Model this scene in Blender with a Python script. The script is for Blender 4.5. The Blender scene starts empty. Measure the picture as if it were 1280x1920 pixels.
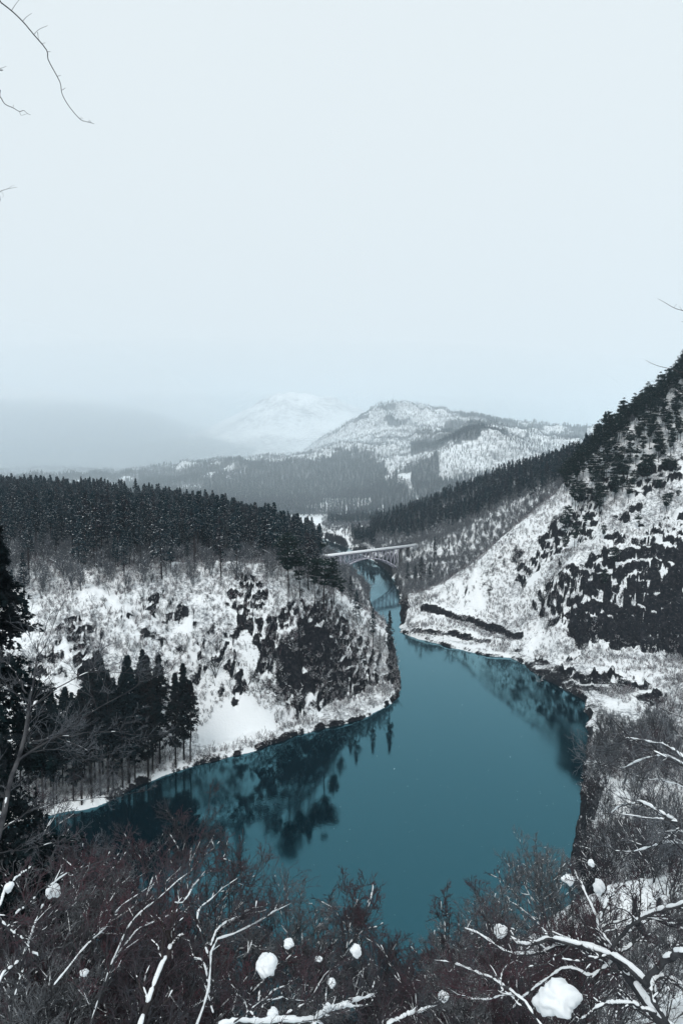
import bpy, math, random
import numpy as np
from mathutils import Vector

SC = bpy.context.scene
COL = SC.collection

# ------------------------------------------------------------------ camera, light
CAMZ = 108.0
F = 1280.0
TH = math.atan(60 / 1280)
cam_d = bpy.data.cameras.new("camera")
cam = bpy.data.objects.new("camera", cam_d)
COL.objects.link(cam)
cam.location = (0, 0, CAMZ)
cam.rotation_euler = (math.radians(90) - TH, 0, 0)
cam_d.sensor_fit = 'VERTICAL'
cam_d.sensor_height = 36.0
cam_d.lens = 24.0
cam_d.clip_start = 0.1
cam_d.clip_end = 150000
SC.camera = cam

SUN_EL, SUN_AZ = math.radians(48), math.radians(200)
world = bpy.data.worlds.new("World")
SC.world = world
world.use_nodes = True
wn, wl = world.node_tree.nodes, world.node_tree.links
wn.clear()
w_out = wn.new('ShaderNodeOutputWorld')
w_bg = wn.new('ShaderNodeBackground')
w_bg.inputs['Strength'].default_value = 0.1
sky = wn.new('ShaderNodeTexSky')
sky.sky_type = 'NISHITA'
sky.sun_disc = False
sky.sun_elevation = SUN_EL
sky.sun_rotation = SUN_AZ
w_tc = wn.new('ShaderNodeTexCoord')
w_sep = wn.new('ShaderNodeSeparateXYZ')
w_ramp = wn.new('ShaderNodeValToRGB')       # even overcast, a touch greyer at the horizon
w_ramp.color_ramp.elements[0].position = 0.0
w_ramp.color_ramp.elements[0].color = (0.745, 0.795, 0.812, 1)
w_ramp.color_ramp.elements[1].position = 0.5
w_ramp.color_ramp.elements[1].color = (0.755, 0.812, 0.832, 1)
w_mul = wn.new('ShaderNodeVectorMath'); w_mul.operation = 'SCALE'; w_mul.inputs['Scale'].default_value = 10.0
w_mix = wn.new('ShaderNodeMix'); w_mix.data_type = 'RGBA'; w_mix.inputs[0].default_value = 0.94
wl.new(w_tc.outputs['Generated'], w_sep.inputs[0])
wl.new(w_sep.outputs['Z'], w_ramp.inputs[0])
wl.new(w_ramp.outputs['Color'], w_mul.inputs[0])
wl.new(sky.outputs['Color'], w_mix.inputs[6])
wl.new(w_mul.outputs['Vector'], w_mix.inputs[7])
wl.new(w_mix.outputs[2], w_bg.inputs['Color'])
wl.new(w_bg.outputs[0], w_out.inputs['Surface'])

sun_d = bpy.data.lights.new("sun", 'SUN')
sun_d.energy = 1.4
sun_d.angle = math.radians(25)
sun_d.color = (1.0, 0.97, 0.93)
sun = bpy.data.objects.new("sun", sun_d)
COL.objects.link(sun)
sun.rotation_euler = (math.radians(90) - SUN_EL, 0, math.radians(180) - SUN_AZ)

SC.view_settings.view_transform = 'Standard'
SC.view_settings.look = 'None'
SC.view_settings.exposure = 0.2
SC.view_settings.gamma = 1.0
SC.view_settings.use_curve_mapping = False
cy = SC.cycles
cy.volume_bounces = 8
cy.max_bounces = 10
cy.diffuse_bounces = 3
cy.glossy_bounces = 2
cy.transmission_bounces = 2
cy.transparent_max_bounces = 4
cy.caustics_reflective = False
cy.caustics_refractive = False
HAZE_DENSITY = 0.65e-4

RNG = np.random.default_rng(7)
random.seed(7)

# ------------------------------------------------------------------ camera maths (pixels of the 1280x1920 photo -> places)
CT, ST = math.cos(TH), math.sin(TH)
def ray(px, py):
    a = (np.asarray(px, float) - 640) / F
    b = -(np.asarray(py, float) - 960) / F
    return a, CT + b * ST, -ST + b * CT
def PY(px, py, Y):
    dx, dy, dz = ray(px, py)
    return np.array([dx / dy * Y, Y * 1.0, CAMZ + dz / dy * Y])
def W0(px, py, z=0.0):
    dx, dy, dz = ray(px, py)
    t = (z - CAMZ) / dz
    return (float(dx * t), float(dy * t))
def to_px(x, y, z):
    d = y * CT - (z - CAMZ) * ST
    u = y * ST + (z - CAMZ) * CT
    return 640 + F * x / d, 960 - F * u / d

# ------------------------------------------------------------------ noise
def _hash(ix, iy, seed):
    h = (ix.astype(np.int64) * 374761393 + iy.astype(np.int64) * 668265263 + seed * 1442695041) & 0xFFFFFFFF
    h = ((h ^ (h >> 13)) * 1274126177) & 0xFFFFFFFF
    return (h ^ (h >> 16)) / 4294967295.0
def vnoise(x, y, seed=0):
    ix, iy = np.floor(x), np.floor(y)
    fx, fy = x - ix, y - iy
    fx = fx * fx * (3 - 2 * fx); fy = fy * fy * (3 - 2 * fy)
    a = _hash(ix, iy, seed); b = _hash(ix + 1, iy, seed); c = _hash(ix, iy + 1, seed); d = _hash(ix + 1, iy + 1, seed)
    return (a + (b - a) * fx) * (1 - fy) + (c + (d - c) * fx) * fy
def fbm(x, y, seed=0, o=4):
    s, amp, tot = 0, 1.0, 0
    c, sn = 0.8, 0.6
    for i in range(o):
        s = s + amp * vnoise(x, y, seed + i * 17); tot += amp
        x, y = (c * x - sn * y) * 2.03, (sn * x + c * y) * 2.03
        amp *= 0.5
    return s / tot
def sstep(a, b, x):
    t = np.clip((x - a) / (b - a), 0, 1)
    return t * t * (3 - 2 * t)

# ------------------------------------------------------------------ terrain control
class MQ:
    def __init__(s, pts, c, lam=0.0):
        P = np.array(pts, float); s.P = P[:, :2]; s.c = c
        d = np.sqrt(((s.P[:, None] - s.P[None]) ** 2).sum(-1) + c * c)
        n = len(P)
        A = np.zeros((n + 3, n + 3)); A[:n, :n] = d - lam * np.eye(n)
        A[:n, n] = A[n, :n] = 1; A[:n, n + 1:] = s.P / 1000; A[n + 1:, :n] = (s.P / 1000).T
        b = np.zeros(n + 3); b[:n] = P[:, 2]
        s.w = np.linalg.solve(A, b)
    def __call__(s, x, y):
        x = np.asarray(x, float); y = np.asarray(y, float)
        r = s.w[-3] + s.w[-2] * x / 1000 + s.w[-1] * y / 1000
        for i in range(len(s.P)):
            r = r + s.w[i] * np.sqrt((x - s.P[i, 0]) ** 2 + (y - s.P[i, 1]) ** 2 + s.c ** 2)
        return r

left_shore = [W0(*p) for p in [(-120, 1575), (0, 1550), (90, 1530), (180, 1512), (250, 1478), (350, 1440), (410, 1424), (470, 1410), (520, 1392),
    (555, 1378), (570, 1374), (620, 1364), (665, 1354), (690, 1345), (735, 1318), (751, 1298), (750, 1270), (742, 1240), (735, 1210),
    (715, 1175), (700, 1150), (690, 1120), (660, 1090), (635, 1068), (600, 1046), (565, 1030), (530, 1019), (480, 1012), (400, 1008)]] + [(-500, 1270), (-900, 1300)]
far_shore = [(-900, 1420), (-500, 1420)] + [W0(*p) for p in [(460, 998), (520, 999), (560, 1001), (600, 1008), (640, 1022), (668, 1034)]]
right_shore = [W0(*p) for p in [(690, 1046), (715, 1060), (732, 1075), (740, 1092), (748, 1110), (752, 1140), (750, 1165), (752, 1186),
    (790, 1200), (860, 1217), (905, 1228), (955, 1233), (985, 1248), (1020, 1272), (1060, 1295), (1095, 1315), (1100, 1360), (1092, 1450), (1080, 1550), (1070, 1640)]]
near_shore = [(60, 160), (40, 140), (12, 126), (-20, 122), (-60, 128), (-110, 140), (-250, 150), (-400, 150), (-400, 215), (-250, 225)]
RIVER = np.array(left_shore + far_shore + right_shore + near_shore)

def seg_dist(x, y, A, B):
    d = np.full(x.shape, 1e18); inside = np.zeros(x.shape, bool)
    for (ax, ay), (bx, by) in zip(A, B):
        vx, vy = bx - ax, by - ay
        t = np.clip(((x - ax) * vx + (y - ay) * vy) / (vx * vx + vy * vy + 1e-9), 0, 1)
        d = np.minimum(d, (x - ax - t * vx) ** 2 + (y - ay - t * vy) ** 2)
        cr = ((ay > y) != (by > y))
        inside ^= cr & (x < (bx - ax) * (y - ay) / (by - ay + 1e-12) + ax)
    return np.where(inside, -1, 1) * np.sqrt(d)
def river_sd(x, y):
    return seg_dist(x, y, RIVER, np.roll(RIVER, -1, 0))

near_px = [
 # peninsula crest
 (-150,1125,318),(0,1125,310),(80,1122,310),(200,1108,314),(300,1098,320),(400,1090,327),(480,1083,334),(540,1084,342),(600,1108,354),(650,1137,374),(700,1200,366),(735,1265,352),
 # peninsula face
 (100,1400,245),(100,1300,262),(100,1200,280),(-150,1300,265),(-150,1450,230),(200,1250,278),(200,1380,256),(300,1250,284),(300,1170,302),(450,1335,286),(450,1245,300),(450,1150,317),(370,1350,278),(550,1220,312),(550,1310,301),(550,1140,327),(640,1240,333),(640,1180,352),(690,1290,334),(640,1320,320),
 # right spur silhouette
 (850,1105,515),(900,1062,515),(950,1020,516),(1000,975,518),(1050,935,520),(1090,890,526),(1180,812,525),(1280,725,545),(1400,620,560),(1600,480,600),
 (800,1132,506),(765,1172,484),
 # spur face and terraces
 (860,1195,452),(860,1179,458),(860,1156,487),(860,1142,496),(820,1188,462),(820,1165,478),(900,1172,465),(900,1205,438),(950,1192,445),(950,1215,425),(900,1120,496),(950,1095,490),(1000,1060,488),(1000,1135,452),(1000,1200,428),(1050,1100,440),(1050,1010,490),(1100,960,490),(1180,900,490),(1280,830,500),
 # cliff
 (1060,1068,440),(1160,1050,437),(1280,1015,432),(1160,980,465),(1280,930,465),(1060,1190,408),(1160,1212,402),(1280,1222,398),(1400,1220,398),(1400,1000,430),
 # ledge and low bank
 (1000,1215,420),(1060,1225,395),(1150,1228,385),(1280,1240,372),(1050,1262,362),(1150,1290,345),(1280,1285,330),(1400,1270,330),
 # right near bank
 (1280,1400,240),(1400,1400,230),(1280,1550,160),(1200,1500,190),(1200,1640,150),(1280,1700,110),(1150,1700,120),(1130,1560,185),(1280,1900,58),(1400,1500,160),
 # back of the peninsula / east bank
 (705,1150,510),(775,1023,792),(800,1060,720),(800,1095,650),(850,1050,740),(900,1000,780),(950,960,800),(1000,920,820),(1060,882,850),(820,1112,590),(950,1040,640),(1060,930,680),(1200,850,800),(1400,760,900),
 (700,990,1150),(760,970,1120),(850,935,1100),(950,895,1080),(1040,872,1060),(1100,856,1050),(1250,815,1000),(690,1015,1075),(620,992,1300),(740,1040,900),(680,1020,1080),
]
near_w = [(-11,677,13),(-28,655,31),(-60,640,38),(58,757,8),
 (-150,450,60),(-50,450,55),(-330,420,62),(-300,600,66),(-150,600,58),(-60,600,46),(-60,680,38),(-120,750,44),(-400,900,76),(-250,900,66),(-150,900,52),(-90,750,40),(-40,540,44),(-10,480,34),(-8,430,40),(-60,400,54),
 (-450,1000,78),(-300,1000,68),(-200,1080,40),(-350,1150,45),(-700,1000,90),(-800,700,80),(-600,400,65),(-700,1200,70),(-230,240,14),(-300,300,40),(-500,250,20),
 (0,0,106.2),(0,5,102),(0,20,87),(0,35,71),(0,50,56),(0,80,29),(-8,105,8),(30,20,97),(30,40,80),(60,60,76),(100,100,62),(160,150,58),(60,20,105),(120,40,110),(200,100,110),(220,250,55),(240,340,30),(90,180,14),(50,110,30),(30,100,22),
 (-20,20,88),(-20,45,64),(-35,70,50),(-30,95,24),(-60,100,30),(-60,60,62),(-110,60,66),(-110,110,28),(-200,60,70),(-200,120,20),(-60,10,98),(-200,0,100),(-500,50,90),
 (0,-20,112),(0,-100,135),(-200,-100,140),(200,-100,150),(0,-400,200),(400,-200,240),(-500,-300,220),(400,100,170),(600,300,240),(350,400,190),(500,600,300),(400,800,260),(700,900,320),
 (0,1560,8),(-110,1500,8),(-180,1500,8),(-60,1500,8),(-110,1700,9),(-200,1700,10),(-50,1700,12),(80,1400,20),(150,1600,14),(300,1500,30),(400,1300,80),(600,1500,150),(-400,1600,20),(-700,1600,40),(-900,1500,60),(100,1750,14),(-300,1850,16),(0,1850,16),(300,1850,30),(-800,1850,60),(700,1850,120)]
pts = [tuple(PY(*p)) for p in near_px] + near_w
TP = MQ(pts, 9.0, lam=0.6)

far_px = [(560,972,1750),(400,966,1850),(650,966,1800),(760,960,1800),(200,932,2000),(0,915,2000),(140,905,2600),(-150,905,2600),(300,925,2300),
 (450,905,2450),(600,905,2350),(700,905,2250),(420,872,3000),(560,872,2850),(640,858,2800),(690,852,2800),(350,885,3000),(480,875,2900),
 (760,905,2150),(850,908,2050),(950,900,2000),(760,868,2500),(730,845,2900),(830,860,2350),(905,823,2500),(1000,840,2450),(1060,858,2350),(1150,870,2200),
 (800,850,2750),(850,815,3050),(930,812,3050),(585,864,3500),(520,874,3400),(450,884,3600),(545,872,4000),(605,842,3750),(650,806,3900),(690,783,4000),(725,770,4050),(755,768,4050),(800,776,4000),(860,785,3850),(900,793,3700),(950,815,3450),(1000,832,3250),(1080,843,3050),(1200,850,3000),
 (300,885,4300),(100,893,3800),(0,895,3800),(500,858,4500),(600,855,4500),(560,738,5900),(520,742,5900),(490,752,5850),(640,752,5850),(470,766,5800),(600,743,5900),(430,790,5700),(380,815,5700),(330,835,5600),(660,765,5800),(720,790,5600),(250,848,5600),(100,862,5600),(0,866,5600),(-200,862,5600),(820,810,5600),(1000,860,5600),
 (-150,885,4700),(420,860,4600)]
far_w = [(-110,1500,8),(0,1560,8),(-400,1600,20),(300,1600,40),(600,1600,160),(-900,1600,60),(0,1800,12),(-1500,2000,90),(1500,2000,300),(2500,3000,500),(0,11500,500),(-4000,11000,300),(4000,11000,500),(3000,7000,400),(-400,7500,500),(-4000,5000,200),(-3000,3000,120)]
FP = MQ([tuple(PY(*p)) for p in far_px] + far_w, 90.0, lam=2.0)

def hit_base(px, py):
    Y = np.geomspace(140, 760, 500); p = PY(px, py, Y)
    b = np.nonzero(p[2] <= TP(p[0], p[1]))[0]
    return float(Y[b[0]]) if len(b) else None
def rock_blobs():
    B = [(335,1163,34,14,330),(375,1202,14,10,320),(465,1142,36,15,345),(430,1232,20,20,312),(547,1128,24,10,355),(525,1198,34,22,330),(500,1225,22,12,322),(605,1160,22,12,360),(655,1215,46,30,350),
      (672,1262,44,34,344),(735,1275,26,36,350),(600,1280,26,26,318),(565,1352,34,18,308),(436,1303,15,13,300),(402,1336,12,8,292),(95,1152,18,10,300),(130,1182,26,20,292),(165,1190,30,26,290),(185,1225,26,20,280),(378,1190,10,8,318),(80,1235,30,20,275),(160,1255,30,20,275),
      (290,1140,20,8,330),(470,1095,22,8,360),(640,1165,22,10,380),(690,1215,18,14,370),(480,1168,30,12,338),(240,1165,14,8,315),
      (1150,1120,80,45,425),(1090,1135,45,50,425),(1210,1140,90,50,420),(1262,1100,50,50,425),(1270,1178,50,40,408),(1130,1085,50,20,435),(1240,1065,60,22,432),(1180,1185,70,26,408),(1085,1180,30,24,412),(1300,1130,60,80,420),
      (1015,1125,22,14,440),(1000,1245,30,14,385),(1050,1262,40,24,365),(1110,1268,50,20,355),(1175,1285,50,22,345),(1010,1258,30,16,372),(1215,1305,30,18,340),(1090,1295,40,18,345),(975,1222,20,8,400),(1080,1230,24,8,390),
      (1090,990,22,30,485),(1105,950,16,26,495),(1035,1020,18,24,480),(1000,1050,14,14,478),(1250,985,40,14,460),(1215,1030,50,14,445),(1140,900,30,12,500),(1240,890,50,16,490),(1270,870,40,12,495),(1180,960,30,10,475),(985,1075,16,12,470),(1150,1010,30,10,455)]
    out = []
    for px, py, rx, ry, Y in B:
        Y = hit_base(px, py) or Y
        c = PY(px, py, Y)
        out.append((c[0], c[1], rx * Y / F * 1.0, max(ry * Y / F * 1.6, 3.0)))
    return out
BLOBS = rock_blobs()
SMOOTH = []
for _px, _py, _rx, _ry, _Y in [(850,1124,40,10,505),(850,1160,56,8,478),(840,1196,60,9,455),(930,1210,30,8,430),(960,1150,24,12,440),(1000,1090,24,12,465),(440,1370,70,26,282),(500,1330,60,26,292),(400,1330,40,30,288),(350,1230,20,34,300),(460,1220,22,26,315),(540,1250,18,20,318),(590,1345,24,14,306),(800,1185,50,8,470),(880,1215,60,8,445),
                              (1130,1218,80,7,386),(1230,1240,70,10,372),(560,1200,14,14,328),(130,1145,30,12,315)]:
    _Y = hit_base(_px, _py) or _Y
    _c = PY(_px, _py, _Y); SMOOTH.append((_c[0], _c[1], _rx * _Y / F, max(_ry * _Y / F * 1.7, 3.0)))

# dark rock terraces on the spur (step height carved into the ground): world-space lines
TERR = [([PY(803,1142,500)[:2], PY(835,1150,493)[:2], PY(880,1163,478)[:2], PY(925,1178,457)[:2], PY(965,1190,440)[:2]], 2.6),
        ([PY(785,1180,469)[:2], PY(820,1184,462)[:2], PY(860,1190,455)[:2], PY(905,1201,441)[:2]], 2.6)]

def height(x, y):
    """z of the ground and how rocky it is"""
    x = np.asarray(x, float); y = np.asarray(y, float)
    r = np.hypot(x, y)
    zn = TP(x, y); zf = FP(x, y)
    k = sstep(1500, 1900, r)
    z = zn * (1 - k) + zf * k
    # far relief: gullies and spurs
    rel = fbm(x / 420, y / 420, 91, 5) - 0.5
    rid = 1 - np.abs(2 * fbm(x / 160 + 5, y / 300, 33, 4) - 1)
    hi = sstep(30, 160, z) * sstep(1500, 2300, r) * (1 - .6 * sstep(4300, 5200, r))
    rid2 = 1 - np.abs(2 * fbm((x + .35 * y) / 210, (y - .2 * x) / 520, 35, 4) - 1)
    z = z + hi * (rel * 70 + (rid - 0.6) * 44 + (rid2 - .62) * 85 * sstep(2300, 2900, r) + (fbm(x / 60, y / 60, 12, 3) - .5) * 16)
    sd = river_sd(x, y)
    jag = (fbm(x / 7, y / 7, 5, 3) - 0.5) * np.clip(r / 90, 1, 6)
    sd = sd + jag
    land = sstep(0, 14, sd)
    mid = (1 - sstep(1300, 1900, r)) * sstep(12, 60, r)
    rock = np.zeros_like(x)
    wx = x + (fbm(x / 9, y / 9, 71, 3) - .5) * 15; wy = y + (fbm(x / 9, y / 9, 72, 3) - .5) * 18
    for bx, by, ra, rb in BLOBS:
        d = ((wx - bx) / ra) ** 2 + ((wy - by) / rb) ** 2
        rock = np.maximum(rock, 1 - sstep(0.5, 1.35, d))
    n1 = fbm(x / 24, y / 24, 3, 4); n2 = fbm(x / 7.5, y / 7.5, 8, 3); n3 = fbm(x / 2.6, y / 2.6, 9, 2)
    smooth = np.zeros_like(x)
    for bx, by, ra, rb in SMOOTH:
        d = ((wx - bx) / ra) ** 2 + ((wy - by) / rb) ** 2
        smooth = np.maximum(smooth, 1 - sstep(0.6, 1.3, d))
    b1 = np.abs(2 * fbm(x / 11 + 3, y / 11, 141, 3) - 1); b2 = np.abs(2 * fbm(x / 4.2, y / 4.2, 142, 2) - 1)
    lump = (n1 - 0.5) * 7.0 + (n2 - 0.5) * 2.6 + (n3 - .5) * 1.2 + (b1 - .3) * 1.8 + (b2 - .3) * 1.0
    rough = (1 - .93 * smooth) * np.clip(.45 + 1.1 * fbm(x / 50, y / 50, 143, 2), .5, 1.2)
    rock = rock * (1 - smooth) * np.where((x > 78) & (y < 425) & (z < 26), 2.6, np.where(x > 130, 1.65, 1.6))
    z = z + mid * land * lump * rough * np.clip(r / 300, .25, 1.0)
    # broken ledges: the slope steps where rock shows
    ledge = np.clip(rock * 1.2 + sstep(.5, .62, fbm(x / 30, y / 16, 144, 3)) * .55, 0, 1) * (1 - smooth) * mid * land
    per = 3.6 + 2.6 * (x > 120)
    st = z / per + (fbm(x / 34, y / 14, 145, 3) - .5) * 3.2
    fr_ = st - np.floor(st)
    z = z + ledge * ((sstep(.30, .70, fr_) - fr_) * per)
    # rocky patches are undercut: crag relief
    crag = np.abs(2 * fbm(x / 5, y / 8, 44, 3) - 1)
    z = z + rock * ((crag - 0.35) * 2.4 + (np.abs(2 * fbm(x / 2.2, y / 3.4, 47, 2) - 1) - .3) * 1.8) * mid
    for line, hh in TERR:
        A = line[:-1]; Bp = line[1:]
        best = np.full(x.shape, 1e9); side = np.zeros(x.shape)
        for (ax, ay), (bx, by) in zip(A, Bp):
            vx, vy = bx - ax, by - ay; L = math.hypot(vx, vy)
            t = ((x - ax) * vx + (y - ay) * vy) / (L * L)
            tc = np.clip(t, 0, 1)
            d = np.hypot(x - ax - tc * vx, y - ay - tc * vy)
            s = ((x - ax) * vy - (y - ay) * vx) / L      # >0 : towards the river
            m = d < best
            best = np.where(m, d, best); side = np.where(m, s, side)
        s = side + (fbm(x / 5, y / 5, 21, 2) - .5) * 3.0
        z = z + np.where(best < 14, (1 - sstep(0, 14, best)), 0) * (sstep(-1.2, 1.2, -s) - 0.5) * hh * 1.5
        rock = np.maximum(rock, 2.4 * (1 - sstep(1.6, 3.0, np.abs(s - .2))) * (best < 6))
    # river bed and rocky rim
    rim = 0.25 + np.minimum(sd, 2.5) * 0.9
    z = np.where(sd > 0, np.maximum(z * sstep(-1, 7, sd), np.maximum(rim * (0.4 + 1.1 * n2), 0.2)), np.maximum(sd * 0.5, -6) - 0.15)
    shore = (1 - sstep(1.6, 3.6, np.abs(sd) - n3)) * sstep(.34, .5, fbm(x / 13, y / 13, 66, 3)+.04) * (r < 1250)
    bank = (1 - sstep(6, 13, np.abs(sd) + (n1 - .5) * 16)) * (x > 78) * (x < 200) * (y > 170) * (y < 410)
    shore = np.maximum(shore, bank)
    rock = np.maximum(rock, shore * 2.0)
    return z, rock, sd

def H(x, y):
    a = np.atleast_1d(np.asarray(x, float)); b = np.atleast_1d(np.asarray(y, float))
    return height(a, b)[0]
def hit(px, py, y0=20, y1=1600):
    """where the ray through a photo pixel meets the ground"""
    Y = np.geomspace(y0, y1, 2500)
    p = PY(px, py, Y)
    hz = H(p[0], p[1])
    b = np.nonzero(p[2] <= hz)[0]
    if len(b) == 0: return None
    i = b[0]
    return np.array([p[0][i], Y[i], hz[i]])

# ------------------------------------------------------------------ materials
def mat(name):
    m = bpy.data.materials.new(name); m.use_nodes = True
    n, l = m.node_tree.nodes, m.node_tree.links
    b = n['Principled BSDF']
    return m, n, l, b
def noise_node(n, l, scale, detail=5, rough=.6, coord='Object'):
    t = n.new('ShaderNodeTexNoise'); t.inputs['Scale'].default_value = scale
    t.inputs['Detail'].default_value = detail; t.inputs['Roughness'].default_value = rough
    tc = n.new('ShaderNodeTexCoord'); l.new(tc.outputs[coord], t.inputs['Vector'])
    return t
def ramp(n, l, src, stops):
    r = n.new('ShaderNodeValToRGB'); e = r.color_ramp.elements
    while len(e) < len(stops): e.new(0.5)
    for i, (p, c) in enumerate(stops):
        e[i].position = p; e[i].color = (*c, 1) if len(c) == 3 else c
    l.new(src, r.inputs[0]); return r
def mixc(n, l, f, a, b):
    m = n.new('ShaderNodeMix'); m.data_type = 'RGBA'
    for s, v in ((m.inputs[0], f), (m.inputs[6], a), (m.inputs[7], b)):
        if hasattr(v, 'links'): l.new(v, s)
        elif isinstance(v, tuple): s.default_value = (*v, 1)
        else: s.default_value = v
    return m.outputs[2]
def math_n(n, l, op, a, b=None, clamp=False):
    m = n.new('ShaderNodeMath'); m.operation = op; m.use_clamp = clamp
    for s, v in ((m.inputs[0], a), (m.inputs[1], b)):
        if v is None: continue
        if hasattr(v, 'links'): l.new(v, s)
        else: s.default_value = v
    return m.outputs[0]

SNOW = (0.85, 0.88, 0.90)
def ground_mat():
    m, n, l, b = mat("snow_and_rock")
    at = n.new('ShaderNodeAttribute'); at.attribute_name = 'rock'
    br = n.new('ShaderNodeAttribute'); br.attribute_name = 'brush'
    n1 = noise_node(n, l, 0.16, 6, .7); n2 = noise_node(n, l, 0.9, 5, .7); n3 = noise_node(n, l, 0.05, 4, .6)
    geo = n.new('ShaderNodeNewGeometry'); sp = n.new('ShaderNodeSeparateXYZ'); l.new(geo.outputs['Normal'], sp.inputs[0])
    steep = ramp(n, l, sp.outputs['Z'], [(0.42, (1, 1, 1)), (0.82, (0, 0, 0))]).outputs[0]
    n5 = noise_node(n, l, 2.2, 6, .75)
    nn = math_n(n, l, 'ADD', math_n(n, l, 'MULTIPLY', n1.outputs['Fac'], 0.4), math_n(n, l, 'ADD', math_n(n, l, 'MULTIPLY', n2.outputs['Fac'], 0.3), math_n(n, l, 'MULTIPLY', n5.outputs['Fac'], 0.3)))
    v = math_n(n, l, 'ADD', math_n(n, l, 'MULTIPLY', steep, 0.78), math_n(n, l, 'MULTIPLY', at.outputs['Fac'], 0.22))
    v = math_n(n, l, 'ADD', v, math_n(n, l, 'MULTIPLY', math_n(n, l, 'SUBTRACT', nn, 0.5), 1.45))
    f = ramp(n, l, v, [(0.42, (0, 0, 0)), (0.52, (1, 1, 1))]).outputs[0]
    n4 = noise_node(n, l, 0.55, 8, .8)
    n6 = noise_node(n, l, 0.7, 6, .75)
    f = math_n(n, l, 'MULTIPLY', f, ramp(n, l, n6.outputs['Fac'], [(0.63, (1, 1, 1)), (0.71, (0.2, 0.2, 0.2))]).outputs[0])
    rockc = ramp(n, l, n4.outputs['Fac'], [(0.36, (0.004, 0.005, 0.007)), (0.50, (0.011, 0.012, 0.015)), (0.62, (0.035, 0.035, 0.040)), (0.75, (0.10, 0.10, 0.11))]).outputs[0]
    snowc = ramp(n, l, n3.outputs['Fac'], [(0.3, (0.80, 0.835, 0.86)), (0.7, (0.87, 0.895, 0.91))]).outputs[0]
    # brush and litter poking through the snow
    nb = noise_node(n, l, 0.55, 8, .8); nc = noise_node(n, l, 0.02, 4, .6)
    bf = math_n(n, l, 'ADD', math_n(n, l, 'MULTIPLY', nb.outputs['Fac'], 1.0), math_n(n, l, 'MULTIPLY', math_n(n, l, 'SUBTRACT', br.outputs['Fac'], 1.0), 0.55))
    bf = ramp(n, l, bf, [(0.41, (0, 0, 0)), (0.56, (1, 1, 1))]).outputs[0]
    bf = math_n(n, l, 'MULTIPLY', bf, 0.85)
    c = mixc(n, l, bf, snowc, (0.072, 0.084, 0.10))
    c = mixc(n, l, f, c, rockc)
    l.new(c, b.inputs['Base Color'])
    b.inputs['Roughness'].default_value = 0.75
    b.inputs['Specular IOR Level'].default_value = 0.04
    bp = n.new('ShaderNodeBump'); bp.inputs['Distance'].default_value = 0.5; bp.inputs['Strength'].default_value = 0.5
    hh = math_n(n, l, 'ADD', n2.outputs['Fac'], math_n(n, l, 'MULTIPLY', f, -0.6))
    l.new(hh, bp.inputs['Height']); l.new(bp.outputs[0], b.inputs['Normal'])
    return m
def far_mat():
    m, n, l, b = mat("snowy_mountain")
    br = n.new('ShaderNodeAttribute'); br.attribute_name = 'brush'
    n1 = noise_node(n, l, 0.035, 9, .78); n2 = noise_node(n, l, 0.006, 6, .6)
    v = math_n(n, l, 'ADD', math_n(n, l, 'MULTIPLY', n1.outputs['Fac'], 0.75), math_n(n, l, 'MULTIPLY', n2.outputs['Fac'], 0.25))
    v = math_n(n, l, 'ADD', v, math_n(n, l, 'MULTIPLY', math_n(n, l, 'SUBTRACT', br.outputs['Fac'], 0.5), 0.35))
    f = ramp(n, l, v, [(0.48, (0, 0, 0)), (0.70, (1, 1, 1))]).outputs[0]
    c = mixc(n, l, math_n(n, l, 'MULTIPLY', f, 0.9), SNOW, (0.045, 0.05, 0.055))
    l.new(c, b.inputs['Base Color']); b.inputs['Roughness'].default_value = 0.9; b.inputs['Specular IOR Level'].default_value = 0.1
    return m
def snow_mat(name="snow"):
    m, n, l, b = mat(name)
    t = noise_node(n, l, 9, 5, .6)
    b.inputs['Base Color'].default_value = (*SNOW, 1); b.inputs['Roughness'].default_value = 0.7
    b.inputs['Specular IOR Level'].default_value = 0.2
    bp = n.new('ShaderNodeBump'); bp.inputs['Distance'].default_value = 0.03; bp.inputs['Strength'].default_value = 0.5
    l.new(t.outputs['Fac'], bp.inputs['Height']); l.new(bp.outputs[0], b.inputs['Normal'])
    return m
def var_mat(name, c1, c2, c3, scale=1.5, rough=.95, spec=.04):
    """colour varies within the thing (noise) and from thing to thing (random)"""
    m, n, l, b = mat(name)
    t = noise_node(n, l, scale, 4, .65)
    oi = n.new('ShaderNodeObjectInfo')
    a = mixc(n, l, oi.outputs['Random'], c1, c2)
    f = ramp(n, l, t.outputs['Fac'], [(0.42, (0, 0, 0)), (0.62, (1, 1, 1))]).outputs[0]
    l.new(mixc(n, l, f, a, c3), b.inputs['Base Color'])
    b.inputs['Roughness'].default_value = rough; b.inputs['Specular IOR Level'].default_value = spec
    return m
M_GROUND = ground_mat(); M_FAR = far_mat(); M_SNOW = snow_mat()
M_CEDAR = var_mat("cedar_foliage", (0.014, 0.034, 0.045), (0.040, 0.034, 0.040), (0.022, 0.046, 0.056), .5)
M_CEDARD = var_mat("dark_cedar_foliage", (0.006, 0.014, 0.018), (0.018, 0.015, 0.016), (0.010, 0.021, 0.024), .5)
M_PINE = var_mat("pine_needles", (0.010, 0.030, 0.029), (0.015, 0.036, 0.033), (0.024, 0.030, 0.027), .8)
M_CBARK = var_mat("cedar_bark", (0.036, 0.031, 0.032), (0.05, 0.043, 0.043), (0.025, 0.025, 0.028), 2)
M_BARK = var_mat("grey_bark", (0.05, 0.052, 0.056), (0.085, 0.087, 0.092), (0.03, 0.032, 0.037), 3)
M_TWIG = var_mat("reddish_twigs", (0.052, 0.048, 0.056), (0.10, 0.046, 0.056), (0.062, 0.066, 0.076), 1)
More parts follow.
